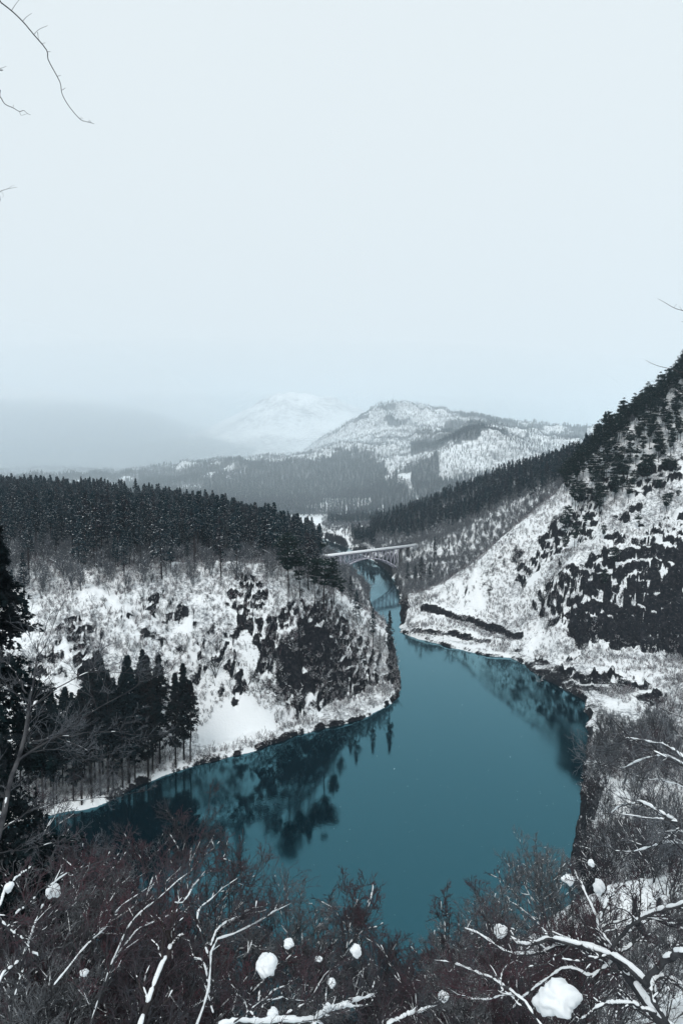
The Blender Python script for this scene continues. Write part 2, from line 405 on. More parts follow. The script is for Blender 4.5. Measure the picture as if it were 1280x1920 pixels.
M_TWIGG = var_mat("grey_twigs", (0.11, 0.12, 0.135), (0.16, 0.172, 0.188), (0.08, 0.088, 0.10), 1)
M_STEEL = var_mat("lavender_painted_steel", (0.60, 0.59, 0.68), (0.62, 0.61, 0.70), (0.54, 0.53, 0.61), .7, .5, .4)
M_CONC = var_mat("weathered_concrete", (0.22, 0.22, 0.22), (0.25, 0.25, 0.25), (0.15, 0.15, 0.15), .5)

def water_mat():
    m, n, l, b = mat("river_water")
    n.remove(b)
    out = [x for x in n if x.type == 'OUTPUT_MATERIAL'][0]
    dif = n.new('ShaderNodeBsdfDiffuse'); dif.inputs['Color'].default_value = (0.001, 0.009, 0.014, 1)
    gl = n.new('ShaderNodeBsdfGlossy'); gl.inputs['Color'].default_value = (0.62, 0.96, 1.0, 1); gl.inputs['Roughness'].default_value = 0.03
    fr = n.new('ShaderNodeFresnel'); fr.inputs['IOR'].default_value = 2.0
    mx = n.new('ShaderNodeMixShader')
    l.new(mixc(n, l, math_n(n, l, 'MULTIPLY', fr.outputs[0], 1.6, True), (0.11, 0.74, 0.98), (0.80, 0.97, 1.0)), gl.inputs['Color'])
    tc = n.new('ShaderNodeTexCoord')
    t = n.new('ShaderNodeTexNoise'); t.inputs['Scale'].default_value = 1.1; t.inputs['Detail'].default_value = 3
    t2 = n.new('ShaderNodeTexNoise'); t2.inputs['Scale'].default_value = 0.03; t2.inputs['Detail'].default_value = 3
    l.new(tc.outputs['Object'], t.inputs['Vector']); l.new(tc.outputs['Object'], t2.inputs['Vector'])
    bp = n.new('ShaderNodeBump'); bp.inputs['Distance'].default_value = 0.02; bp.inputs['Strength'].default_value = 0.5
    l.new(math_n(n, l, 'MULTIPLY', t.outputs['Fac'], ramp(n, l, t2.outputs['Fac'], [(0.4, (.3, .3, .3)), (0.65, (1, 1, 1))]).outputs[0]), bp.inputs['Height'])
    t3 = n.new('ShaderNodeTexNoise'); t3.inputs['Scale'].default_value = 0.012; t3.inputs['Detail'].default_value = 4; t3.inputs['Distortion'].default_value = 1.5
    l.new(tc.outputs['Object'], t3.inputs['Vector'])
    l.new(ramp(n, l, t3.outputs['Fac'], [(0.42, (.022, .022, .022)), (0.62, (.10, .10, .10))]).outputs[0], gl.inputs['Roughness'])
    l.new(bp.outputs[0], gl.inputs['Normal']); l.new(bp.outputs[0], fr.inputs['Normal'])
    l.new(fr.outputs[0], mx.inputs[0]); l.new(dif.outputs[0], mx.inputs[1]); l.new(gl.outputs[0], mx.inputs[2])
    l.new(mx.outputs[0], out.inputs['Surface'])
    return m
M_WATER = water_mat()

# ------------------------------------------------------------------ mesh helpers
def mk_mesh(name, V, faces, mats, midx=None, smooth=False, attrs=None):
    """faces: list of int arrays (n,3) or (n,4)"""
    me = bpy.data.meshes.new(name)
    V = np.asarray(V, np.float32)
    me.vertices.add(len(V)); me.vertices.foreach_set('co', V.ravel())
    fl = [np.asarray(f, np.int32) for f in faces if len(f)]
    loops = np.concatenate([f.ravel() for f in fl]) if fl else np.zeros(0, np.int32)
    tot = np.concatenate([np.full(len(f), f.shape[1], np.int32) for f in fl]) if fl else np.zeros(0, np.int32)
    me.loops.add(len(loops)); me.loops.foreach_set('vertex_index', loops)
    me.polygons.add(len(tot)); st = np.zeros(len(tot), np.int32); st[1:] = np.cumsum(tot)[:-1]
    me.polygons.foreach_set('loop_start', st)
    try: me.polygons.foreach_set('loop_total', tot)
    except Exception: pass
    if midx is not None: me.polygons.foreach_set('material_index', np.asarray(midx, np.int32))
    if smooth: me.polygons.foreach_set('use_smooth', np.ones(len(tot), bool))
    for m in (mats if isinstance(mats, (list, tuple)) else [mats]): me.materials.append(m)
    for k, a in (attrs or {}).items():
        at = me.attributes.new(k, 'FLOAT', 'POINT'); at.data.foreach_set('value', np.asarray(a, np.float32))
    me.update(calc_edges=True)
    return me
def tubes(P, R, n=3, cap=False):
    """P (N,K,3), R (N,K) -> verts, quads"""
    N, K, _ = P.shape
    T = np.gradient(P, axis=1); T /= np.linalg.norm(T, axis=2, keepdims=True) + 1e-9
    ref = np.where(np.abs(T[:, :1, 2:3]) > 0.9, np.array([1.0, 0, 0]), np.array([0, 0, 1.0]))
    ref = np.broadcast_to(ref, T.shape)
    A = np.cross(T, ref); A /= np.linalg.norm(A, axis=2, keepdims=True) + 1e-9
    B = np.cross(T, A)
    ang = np.arange(n) * 2 * math.pi / n
    V = P[:, :, None] + R[:, :, None, None] * (A[:, :, None] * np.cos(ang)[None, None, :, None] + B[:, :, None] * np.sin(ang)[None, None, :, None])
    base = (np.arange(N)[:, None, None] * K + np.arange(K - 1)[None, :, None]) * n
    j = np.arange(n)[None, None, :]; j2 = (j + 1) % n
    Q = np.stack([base + j, base + j2, base + n + j2, base + n + j], -1).reshape(-1, 4)
    return V.reshape(-1, 3), Q
def multi(parts):
    """join [(V,faces)] into one V, [faces]"""
    Vs, Fs, o = [], [], 0
    for V, Fq in parts:
        Vs.append(V); Fs.append(Fq + o); o += len(V)
    return np.concatenate(Vs), Fs
def link(name, me, parent=None, **props):
    o = bpy.data.objects.new(name, me); COL.objects.link(o)
    if parent is not None: o.parent = parent
    for k, v in props.items(): o[k] = v
    return o
def empty(name, loc, rz=0, sc=1, tilt=(0, 0), **props):
    o = bpy.data.objects.new(name, None); COL.objects.link(o)
    o.location = loc; o.rotation_euler = (tilt[0], tilt[1], rz)
    o.scale = (sc, sc, sc) if not hasattr(sc, '__len__') else sc
    o.empty_display_size = 0.5
    for k, v in props.items(): o[k] = v
    return o
def box(c, s, R=None):
    v = np.array([(x, y, z) for x in (-.5, .5) for y in (-.5, .5) for z in (-.5, .5)]) * np.array(s)
    if R is not None: v = v @ R.T
    f = np.array([(0, 1, 3, 2), (4, 6, 7, 5), (0, 4, 5, 1), (2, 3, 7, 6), (0, 2, 6, 4), (1, 5, 7, 3)])
    return v + np.array(c), f
def beam(a, b, w, h):
    a = np.array(a, float); b = np.array(b, float); d = b - a; L = np.linalg.norm(d); t = d / L
    up = np.array([0, 0, 1.0]) if abs(t[2]) < .95 else np.array([1.0, 0, 0])
    s = np.cross(t, up); s /= np.linalg.norm(s); u = np.cross(s, t)
    return box((a + b) / 2, (L, w, h), np.stack([t, s, u], 1))

# ------------------------------------------------------------------ ground sheet
def wooded(x, y, px, py):
    up_ = np.interp(px, [-60, 100, 300, 420, 560, 640, 690, 730, 760, 820, 850, 900, 1340], [905, 900, 880, 868, 866, 852, 850, 890, 862, 838, 850, 900, 905])
    nn = fbm(x / 140, y / 140, 81, 4)
    dark = (py > up_ + (nn - .5) * 60) & (nn > .30)
    dark &= ~((px > 822) & (px < 1060) & (py < 905 + (nn - .5) * 30) & (py > 812))
    dark |= (px > 770) & (px < 900) & (np.abs(py - np.interp(px, [770, 900], [842, 806])) < 12) & (nn > .42)
    dark |= (px > 640) & (px < 1000) & (py < 815) & (nn > .63)
    dark |= (px > 880) & (px < 1100) & (y > 3000) & (nn > .52)
    clear = ((np.abs(px - 757) < 13) & (py > 888) & (py < 906)) | ((py >= 904) & (py < 945) & (np.abs(px - (762 + (py - 905) * .6)) < 6))
    clear |= (px > 575) & (px < 720) & (py > 935) & (nn > .5)
    clear |= (np.abs(px - 140) < 36) & (np.abs(py - 906) < 4)
    dark &= ~clear & (y < 4800)
    return dark, clear

def build_ground():
    rr = [0.5]
    while rr[-1] < 14000:
        r = rr[-1]
        k = 1.10 if r < 20 else 1.012 if r < 100 else 1.006 if r < 200 else 1.0036 if r < 560 else 1.007 if r < 1400 else 1.010 if r < 9500 else 1.06
        rr.append(r * k)
    rr = np.array(rr)
    fine = np.linspace(-30.5, 30.5, 560)
    lf = -30.5 - np.geomspace(0.2, 149.5, 40); rf = 30.5 + np.geomspace(0.2, 149.5, 40)
    an = np.radians(np.concatenate([lf[::-1], fine, rf]))
    A, R = np.meshgrid(an, rr)
    X = R * np.sin(A); Yv = R * np.cos(A)
    z, rock, sd = height(X.ravel(), Yv.ravel())
    x, y = X.ravel(), Yv.ravel()
    z = np.where(y < -500, 200, z)
    z = np.where((np.hypot(x, y) > 1200) & (np.abs(np.arctan2(x, y)) > .75), np.minimum(z, 400), z)
    px, _ = to_px(x, np.maximum(y, 1), z)
    r = np.hypot(x, y)
    # brush: bare hillside wood on the east bank, under the near thickets, spur edge
    brush = 0.25 + 0.5 * fbm(x / 40, y / 40, 15, 3)
    smth = np.zeros_like(x)
    wx = x + (fbm(x / 9, y / 9, 71, 3) - .5) * 15; wy = y + (fbm(x / 9, y / 9, 72, 3) - .5) * 18
    for bx, by, ra, rb in SMOOTH:
        smth = np.maximum(smth, 1 - sstep(0.5, 1.5, ((wx - bx) / ra) ** 2 + ((wy - by) / rb) ** 2))
    slope_ = sstep(200, 260, y) * (1 - sstep(560, 620, y)) * (sd > 1)
    brush = np.maximum(brush, slope_ * np.clip(.55 + 1.05 * fbm(x / 16, y / 16, 151, 3), 0, 1.2) * (1 - smth))
    east = sstep(520, 620, y) * (x > 20) * (sd > 0)
    brush = np.maximum(brush * .8, east * .85)
    crest_ = np.interp(px, [-100, 0, 80, 200, 300, 400, 480, 540, 575, 600, 640, 700], [325, 330, 335, 340, 345, 352, 362, 380, 410, 450, 530, 720])
    brush = np.maximum(brush, (y > crest_) * (px < 620) * (sd > 0) * (y < 1250) * .95)
    brush = np.where((r > 1250) & (r < 1800), 0.1, brush)
    nr, nc = len(rr), len(an)
    i = np.arange(nr - 1)[:, None] * nc + np.arange(nc - 1)[None]
    Q = np.stack([i, i + nc, i + nc + 1, i + 1], -1)
    V = np.stack([x, y, z], -1)
    def part(name, r0, r1, m, label=None):
        q = Q[r0:r1].reshape(-1, 4)
        u, inv = np.unique(q, return_inverse=True)
        me = mk_mesh(name, V[u], [inv.reshape(-1, 4)], m, smooth=True, attrs={'rock': rock[u], 'brush': brush[u]})
        return link(name, me, kind='structure')
    a = int(np.searchsorted(rr, 1850)); b = int(np.searchsorted(rr, 4400))
    part('ground', 0, a, M_GROUND)
    # far mountains: dark/bright by wooded share
    fb = 0.35 + 0.5 * fbm(x / 300, y / 300, 50, 4)
    pxx, pyy = to_px(x, np.maximum(y, 1), z)
    dk, cl = wooded(x, y, pxx, pyy)
    fb = np.where(cl, -1.0, np.where(dk, 1.6, fb))
    brush[:] = np.where(r > 1700, np.where(r > 4400, fb - .05, fb), brush)
    part('mountain', a, b, M_FAR)
    part('distant_mountain', b, nr - 1, M_FAR)
    return
build_ground()
wv = np.array([(-900, 60, 0), (450, 60, 0), (450, 1440, 0), (-900, 1440, 0)], float)
link('river', mk_mesh('river', wv, [np.array([[0, 1, 2, 3]])], M_WATER), kind='structure')

# ------------------------------------------------------------------ haze
hz_v, hz_f = box((0, 37000, 645), (80000, 80000, 1310))
hm = bpy.data.materials.new("pale_haze"); hm.use_nodes = True
hn, hl = hm.node_tree.nodes, hm.node_tree.links
hn.clear()
ho = hn.new('ShaderNodeOutputMaterial'); hp = hn.new('ShaderNodeVolumePrincipled')
hp.inputs['Color'].default_value = (0.70, 0.87, 1.0, 1)
hp.inputs['Density'].default_value = HAZE_DENSITY
hp.inputs['Anisotropy'].default_value = 0.0
hl.new(hp.outputs[0], ho.inputs['Volume'])
hz = link('haze', mk_mesh('haze', hz_v, [hz_f], hm), kind='stuff')
hz['label'] = 'pale winter haze filling the whole valley'

fm = bpy.data.materials.new("snow_cloud"); fm.use_nodes = True
fn, fl_ = fm.node_tree.nodes, fm.node_tree.links
fn.clear()
fo = fn.new('ShaderNodeOutputMaterial'); fp = fn.new('ShaderNodeVolumePrincipled')
fp.inputs['Color'].default_value = (0.90, 0.965, 1.0, 1); fp.inputs['Density'].default_value = 6.5e-4; fp.inputs['Anisotropy'].default_value = 0.0
fl_.new(fp.outputs[0], fo.inputs['Volume'])
def fog(c, rad, dens, label, colour=(0.88, 0.96, 1.0, 1)):
    import bmesh
    bm = bmesh.new(); bmesh.ops.create_icosphere(bm, subdivisions=5, radius=1)
    me = bpy.data.meshes.new('fog_bank')
    for v in bm.verts:
        v.co = (v.co.x * rad[0], v.co.y * rad[1], v.co.z * rad[2])
    bm.to_mesh(me); bm.free(); m2 = fm.copy(); m2.node_tree.nodes['Principled Volume'].inputs['Density'].default_value = dens; m2.node_tree.nodes['Principled Volume'].inputs['Color'].default_value = colour; me.materials.append(m2)
    o = link('fog_bank', me, kind='stuff', label=label); o.location = c
fog((-200, 4900, 40), (4500, 3600, 300), 1.9e-4, 'lowest thin veil of falling snow in front of the mountains')
fog((-300, 5000, 60), (4700, 3500, 520), 1.5e-4, 'middle thin veil of falling snow in front of the mountains')
fog((-500, 5200, 80), (4900, 3400, 850), 1.0e-4, 'highest and thinnest veil of falling snow over the mountains')
fog((-2450, 4400, 120), (1900, 2600, 560), 2.6e-4, 'bank of falling snow hiding the hills on the left', (0.99, 0.995, 1, 1))
fog((-2650, 4600, 150), (2100, 2700, 980), 2.4e-4, 'higher bank of falling snow above the hidden hills on the left', (0.99, 0.995, 1, 1))

# ------------------------------------------------------------------ tree prototypes
def tri_cloud(C, size, rng, flat=0.6, droop=0.0, elong=1.6, out=None):
    """one small triangle per centre; flat -> closer to horizontal"""
    N = len(C)
    a = rng.normal(size=(N, 3)); a[:, 2] *= (1 - flat)
    if out is not None: a = a * 0.55 + out
    a[:, 2] -= droop
    a /= np.linalg.norm(a, axis=1, keepdims=True) + 1e-9
    b = rng.normal(size=(N, 3)); b[:, 2] *= (1 - flat)
    b -= (a * b).sum(1, keepdims=True) * a; b /= np.linalg.norm(b, axis=1, keepdims=True) + 1e-9
    s = (size * rng.uniform(.6, 1.4, N))[:, None]
    V = np.stack([C + a * s * elong, C - a * s * .6 + b * s * .7, C - a * s * .6 - b * s * .7], 1).reshape(-1, 3)
    return V, np.arange(3 * N).reshape(-1, 3)

def conifer_crown(rng, Ht, R, base, nb, k, size, snow=0.1, power=0.75, clumps=3, droop=.35, gaps=.35):
    """branch sprays around a stem; returns mesh data with foliage and snow faces"""
    t = np.sort(rng.uniform(0, 1, nb) ** 0.9)
    z0 = base + t * (Ht - base)
    az = rng.uniform(0, 2 * math.pi, nb)
    lobes = 0.75 + 0.5 * vnoise(az * 1.3 + 10, z0 * 0.5, int(rng.integers(1e6)))
    prof = np.clip((1 - t) * 1.9, 0.02, 1) ** power * np.clip(0.35 + t * 5, 0, 1)
    rad = R * prof * lobes * rng.uniform(.7, 1.15, nb)
    keep = vnoise(az * 1.1, z0 * 0.35, int(rng.integers(1e6))) > gaps * (1 - t)
    keep |= t > .75
    z0, az, rad = z0[keep], az[keep], rad[keep]; n = len(z0)
    u = rng.uniform(0.12, 1.0, (n, k)) ** 0.7
    rr_ = rad[:, None] * u
    zz = z0[:, None] - droop * rr_ + 0.18 * rr_ * u
    C = np.stack([np.cos(az)[:, None] * rr_, np.sin(az)[:, None] * rr_, zz], -1)
    C = C + rng.normal(size=C.shape) * np.array([.16, .16, .10]) * np.minimum(R * .55, .25 + .5 * rad[:, None, None])
    C = C.reshape(-1, 3)
    out = np.stack([np.cos(az), np.sin(az), np.full(n, -0.15)], -1)
    out = np.repeat(out[:, None], k, 1).reshape(-1, 3)
    C2 = np.repeat(C, clumps, 0) + rng.normal(size=(len(C) * clumps, 3)) * size * .6
    V1, F1 = tri_cloud(C2, size, rng, .45, .2, 1.5, np.repeat(out, clumps, 0))
    ms = rng.uniform(0, 1, len(C)) < snow * (0.5 + u.reshape(-1))
    S = C[ms] + np.array([0, 0, size * .5]) + out[ms] * size * .3
    V2, F2 = tri_cloud(S, size * .66, rng, .8, .0, 1.5, out[ms] * .6)
    V = np.concatenate([V1, V2]); Fc = np.concatenate([F1, F2 + len(V1)])
    mi = np.concatenate([np.zeros(len(F1)), np.ones(len(F2))])
    return V, Fc, mi
def stem(rng, Ht, r, n=5, K=6, lean=.01):
    z = np.linspace(-1.2, Ht * .97, K)
    P = np.stack([rng.normal(size=K).cumsum() * lean * Ht / K, rng.normal(size=K).cumsum() * lean * Ht / K, z], -1)
    P[0, :2] = P[1, :2] = 0
    R = r * np.clip(1 - z / Ht, .06, 1) ** .8
    return tubes(P[None], R[None], n)

def make_cedar(seed, Ht=28, R=3.0, base=8, nb=150, k=7, size=.34, snow=.12, cl=3, leaf=None, **kw):
    rng = np.random.default_rng(seed)
    V, Fc, mi = conifer_crown(rng, Ht, R, base, nb, k, size, snow, clumps=cl, **kw)
    crown = mk_mesh('cedar_crown', V, [Fc], [leaf or M_CEDAR, M_SNOW], mi)
    Vt, Ft = stem(rng, Ht, .34)
    # a few dead snags below the crown
    nb2 = 14; z = rng.uniform(base * .35, base, nb2); a = rng.uniform(0, 6.28, nb2); L = rng.uniform(.6, 1.8, nb2)
    P = np.stack([np.stack([np.zeros(nb2), np.zeros(nb2), z], -1), np.stack([np.cos(a) * L, np.sin(a) * L, z - .2], -1)], 1)
    V3, F3 = tubes(P, np.stack([np.full(nb2, .05), np.full(nb2, .02)], 1), 3)
    Va, Fa = multi([(Vt, Ft), (V3, F3)])
    trunk = mk_mesh('cedar_trunk', Va, Fa, M_CBARK)
    return trunk, crown
def make_pine(seed, Ht=20, R=3.4, nplate=15):
    """red pine: bare leaning stem, layered flat sprays of needles"""
    rng = np.random.default_rng(seed)
    K = 7; z = np.linspace(-1.2, Ht * .98, K)
    bend = rng.normal(size=2) * .9
    t = np.clip(z / Ht, 0, 1)
    P = np.stack([bend[0] * t ** 2 + np.sin(t * 5 + seed) * .25 * t, bend[1] * t ** 2, z], -1)
    Vt, Ft = tubes(P[None], (0.24 * np.clip(1 - t, .08, 1) ** .8)[None], 5)
    parts = [(Vt, Ft)]
    tp = np.sort(rng.uniform(.40, 1, nplate)); tp[-1] = 1.0
    Cs, outs, segs = [], [], []
    for q in tp:
        px_, py_ = np.interp(q, t, P[:, 0]), np.interp(q, t, P[:, 1]); zz = q * Ht
        rad = R * (0.35 + .65 * math.sin(math.pi * min(1, (1.06 - q) / .62))) * rng.uniform(.55, 1.1)
        if q > .97: rad = .5
        a0 = rng.uniform(0, 6.28)
        for j in range(rng.integers(2, 5)):
            a = a0 + j * 2.1 + rng.normal() * .4
            tip = np.array([px_ + math.cos(a) * rad, py_ + math.sin(a) * rad, zz + rad * rng.uniform(-.12, .18)])
            segs.append((np.array([px_, py_, zz - .3]), tip))
            m = int(22 + 34 * rad / R)
            u = rng.uniform(.35, 1.12, m)[:, None]
            c = np.array([px_, py_, zz]) * (1 - u) + tip * u
            c = c + rng.normal(size=(m, 3)) * np.array([.55, .55, .30]) * (0.5 + rad / R * .6)
            Cs.append(c); outs.append(np.tile([math.cos(a) * .5, math.sin(a) * .5, .1], (m, 1)))
    S = np.array([[a, (a + b) / 2 - [0, 0, .1], b] for a, b in segs])
    parts.append(tubes(S, np.tile([.07, .045, .02], (len(S), 1)), 3))
    Va, Fa = multi(parts)
    C = np.concatenate(Cs); O = np.concatenate(outs)
    C2 = np.repeat(C, 2, 0) + rng.normal(size=(2 * len(C), 3)) * [.16, .16, .06]
    V1, F1 = tri_cloud(C2, .30, rng, .6, 0, 1.4, np.repeat(O, 2, 0) * .5)
    ms = rng.uniform(size=len(C)) < .13
    V2, F2 = tri_cloud(C[ms] + [0, 0, .16], .22, rng, .9, 0, 1.4)
    crown = mk_mesh('pine_crown', np.concatenate([V1, V2]), [np.concatenate([F1, F2 + len(V1)])], [M_PINE, M_SNOW], np.concatenate([np.zeros(len(F1)), np.ones(len(F2))]))
    return mk_mesh('pine_trunk', Va, Fa, M_CBARK), crown

def grow(rng, P0, R0, levels):
    """P0 (N,K,3) parents; each level adds children all along; returns list of (P,R) per level"""
    out = [(P0, R0)]
    P, R = P0, R0
    for L in levels:
        N, K, _ = P.shape
        n = L['n']; idx = np.repeat(np.arange(N), n)
        t = L.get('t0', .15) + (1 - L.get('t0', .15)) * rng.uniform(0, 1, N * n) ** L.get('tp', 1.0) * .98
        ft = t * (K - 1); i0 = np.clip(ft.astype(int), 0, K - 2); fr = (ft - i0)[:, None]
        p = P[idx, i0] * (1 - fr) + P[idx, i0 + 1] * fr
        tan = P[idx, i0 + 1] - P[idx, i0]
        plen = np.linalg.norm(np.diff(P, axis=1), axis=2).sum(1)[idx]
        tan /= np.linalg.norm(tan, axis=1, keepdims=True) + 1e-9
        rp = R[idx, i0] * (1 - fr[:, 0]) + R[idx, i0 + 1] * fr[:, 0]
        q = rng.normal(size=tan.shape); q -= (q * tan).sum(1, keepdims=True) * tan; q /= np.linalg.norm(q, axis=1, keepdims=True) + 1e-9
        an = np.radians(rng.uniform(*L['ang'], len(idx)))[:, None]
        d = np.cos(an) * tan + np.sin(an) * q
        d[:, 2] += L.get('lift', 0.1)
        d /= np.linalg.norm(d, axis=1, keepdims=True)
        ln = plen * L['len'] * (1 - L.get('fall', .45) * t) * rng.uniform(.55, 1.2, len(idx))
        if 'maxlen' in L: ln = np.minimum(ln, L['maxlen'] * rng.uniform(.6, 1, len(idx)))
        Kc = L['K']; pts_ = [p]; cur = p
        for s_ in range(Kc - 1):
            d = d + rng.normal(size=d.shape) * L.get('wig', .18); d[:, 2] += L.get('up', .05)
            d /= np.linalg.norm(d, axis=1, keepdims=True)
            cur = cur + d * (ln / (Kc - 1))[:, None]; pts_.append(cur)
        Pc = np.stack(pts_, 1)
        r0 = np.maximum(np.minimum(rp * L.get('rr', .6), L.get('rmax', 9)), L['rmin'])
        Rc = r0[:, None] * np.linspace(1, L.get('taper', .35), Kc)[None]
        Rc = np.maximum(Rc, L['rmin'] * .7)
        P, R = Pc, Rc
        out.append((P, R))
    return out
def snow_on(rng, P, R, grow_r=1.0, minr=.012, cover=.75, thick=.02, sides=4):
    """snow lying along the top of branches"""
    N, K, _ = P.shape
    M = (K - 1) * 6 + 1
    tt = np.linspace(0, K - 1, M); i0 = np.clip(tt.astype(int), 0, K - 2); fr = (tt - i0)
    Pp = P[:, i0] * (1 - fr)[None, :, None] + P[:, i0 + 1] * fr[None, :, None]
    Rp = R[:, i0] * (1 - fr) + R[:, i0 + 1] * fr
    T = np.gradient(Pp, axis=1); hz_ = np.linalg.norm(T[..., :2], axis=2) / (np.linalg.norm(T, axis=2) + 1e-9)
    s = rng.integers(1e6)
    arc = np.arange(M)[None] * .42 + rng.uniform(0, 999, (N, 1))
    nz = vnoise(arc, np.repeat(rng.uniform(0, 99, (N, 1)), M, 1), int(s))
    k = sstep(1 - cover - .12, 1 - cover + .12, nz) * sstep(.35, .75, hz_) * sstep(minr * .6, minr, Rp)
    k[:, 0] = 0; k[:, -1] = 0
    nz2 = vnoise(arc * 3.1 + 50, np.repeat(rng.uniform(0, 99, (N, 1)), M, 1), int(s) + 3)
    SR = (Rp * .72 + thick * (0.3 + nz + .9 * (nz2 - .5))) * grow_r * k
    up = (Rp * .75 + SR * .35) * (k > 0)
    C = Pp + np.array([0, 0, 1.0]) * up[..., None]
    keep = SR.max(1) > 1e-3
    if not keep.any(): return None
    return tubes(C[keep], np.maximum(SR[keep], 1e-4), sides)

def curve(pts_, K):
    """smooth a few 3D points into K points"""
    p = np.array(pts_, float); n = len(p)
    e = np.vstack([2 * p[0] - p[1], p, 2 * p[-1] - p[-2]])
    t = np.linspace(0, n - 1 - 1e-6, K); i = t.astype(int); f = (t - i)[:, None]
    a, b, c, d = e[i], e[i + 1], e[i + 2], e[i + 3]
    return .5 * (2 * b + (c - a) * f + (2 * a - 5 * b + 4 * c - d) * f ** 2 + (-a + 3 * b - 3 * c + d) * f ** 3)

def make_bare(seed, Ht=10, stems=3, spread=.35, lv=None, r0=.11, twig_mat=None, snow_thick=.025, twig_r=.008, snow_levels=(0, 1, 2), snow_cover=.6, bark=None):
    """a bare broadleaf: several stems, limbs, fine twigs, snow on top; returns part meshes"""
    rng = np.random.default_rng(seed)
    K = 8; S = []
    for s in range(stems):
        a = rng.uniform(0, 6.28); sp = spread * rng.uniform(.3, 1.2)
        h = Ht * rng.uniform(.7, 1)
        t = np.linspace(0, 1, K)
        x = np.cos(a) * sp * h * t ** 1.3 + rng.normal(size=K).cumsum() * .025 * h / 2
        y = np.sin(a) * sp * h * t ** 1.3 + rng.normal(size=K).cumsum() * .025 * h / 2
        z = h * t * .72 - .5 * (1 - t)
        S.append(np.stack([x, y, z], -1))
    P0 = np.stack(S); P0 -= np.array([0, 0, 0]); R0 = np.tile(np.linspace(1, .3, K) * r0, (stems, 1)) * rng.uniform(.6, 1, (stems, 1))
    lv = lv or [dict(n=8, len=.52, ang=(28, 60), K=6, rmin=.016, lift=.15, up=.06, t0=.25, rr=.6),
                dict(n=7, len=.5, ang=(25, 60), K=5, rmin=.010, lift=.1, up=.05, rr=.6),
                dict(n=6, len=.5, ang=(25, 65), K=4, rmin=twig_r, up=.04, rr=.7),
                dict(n=4, len=.6, ang=(20, 60), K=3, rmin=twig_r * .8, up=.05, rr=.8)]
    G = grow(rng, P0, R0, lv)
    trunk = mk_mesh('trunk', *[(v, [f]) for v, f in [tubes(*G[0], 6)]][0], bark or M_BARK, smooth=True)
    vb, fb = multi([tubes(P, R, 4) for P, R in G[1:2]] + [tubes(P, R, 3) for P, R in G[2:3]])
    branches = mk_mesh('branches', vb, fb, bark or M_BARK)
    vt, ftw = multi([tubes(P, R, 3) for P, R in G[3:]]) if len(G) > 3 else (None, None)
    twigs = mk_mesh('twigs', vt, ftw, twig_mat or M_TWIG) if vt is not None else None
    sn = [snow_on(rng, *G[i], thick=snow_thick, cover=snow_cover, minr=.012) for i in snow_levels if i < len(G)]
    sn = [s for s in sn if s is not None]
    snow = mk_mesh('snow_on_branches', *multi(sn), M_SNOW, smooth=True) if sn else None
    return dict(trunk=trunk, branches=branches, twigs=twigs, snow_cover=snow)

def place(name, parts, loc, rz=0, sc=1, tilt=(0, 0), **props):
    e = empty(name, loc, rz, sc, tilt, **props)
    for k, me in parts.items():
        if me is not None: link(k, me, e)
    return e

# scatter many alike pieces as one mass
def stuff(name, protos, pts_, scl, rz, label, pid=None, tilt=None):
    n = len(pts_)
    me = bpy.data.meshes.new(name)
    me.vertices.add(n); me.vertices.foreach_set('co', np.asarray(pts_, np.float32).ravel())
    pid = RNG.integers(0, len(protos), n) if pid is None else pid
    scl = np.asarray(scl, float); scl = np.repeat(scl[:, None], 3, 1) if scl.ndim == 1 else scl
    rot = np.zeros((n, 3)); rot[:, 2] = rz
    if tilt is not None: rot[:, :2] = tilt
    for k, a in (('t_rot', rot), ('t_scl', scl)):
        at = me.attributes.new(k, 'FLOAT_VECTOR', 'POINT'); at.data.foreach_set('vector', a.astype(np.float32).ravel())
    at = me.attributes.new('t_id', 'INT', 'POINT'); at.data.foreach_set('value', pid.astype(np.int32))
    o = link(name, me, kind='stuff', label=label)
    ng = bpy.data.node_groups.new(name, 'GeometryNodeTree')
    ng.interface.new_socket('Geometry', in_out='INPUT', socket_type='NodeSocketGeometry')
    ng.interface.new_socket('Geometry', in_out='OUTPUT', socket_type='NodeSocketGeometry')
    N, L = ng.nodes, ng.links
    gi, go = N.new('NodeGroupInput'), N.new('NodeGroupOutput')
    m2p = N.new('GeometryNodeMeshToPoints'); iop = N.new('GeometryNodeInstanceOnPoints')
    jn = N.new('GeometryNodeJoinGeometry')
    for pm in protos[::-1]:
        po = bpy.data.objects.new(pm.name, pm)
        oi = N.new('GeometryNodeObjectInfo'); oi.inputs['Object'].default_value = po; oi.inputs['As Instance'].default_value = True
        L.new(oi.outputs['Geometry'], jn.inputs[0])
    iop.inputs['Pick Instance'].default_value = True
    def attr(nm, ty):
        a = N.new('GeometryNodeInputNamedAttribute'); a.data_type = ty; a.inputs['Name'].default_value = nm
        return a.outputs['Attribute']
    L.new(gi.outputs[0], m2p.inputs[0]); L.new(m2p.outputs[0], iop.inputs['Points'])
    L.new(jn.outputs[0], iop.inputs['Instance'])
    L.new(attr('t_id', 'INT'), iop.inputs['Instance Index'])
    L.new(attr('t_rot', 'FLOAT_VECTOR'), iop.inputs['Rotation']); L.new(attr('t_scl', 'FLOAT_VECTOR'), iop.inputs['Scale'])
    L.new(iop.outputs[0], go.inputs[0])
    md = o.modifiers.new('scatter', 'NODES'); md.node_group = ng
    return o
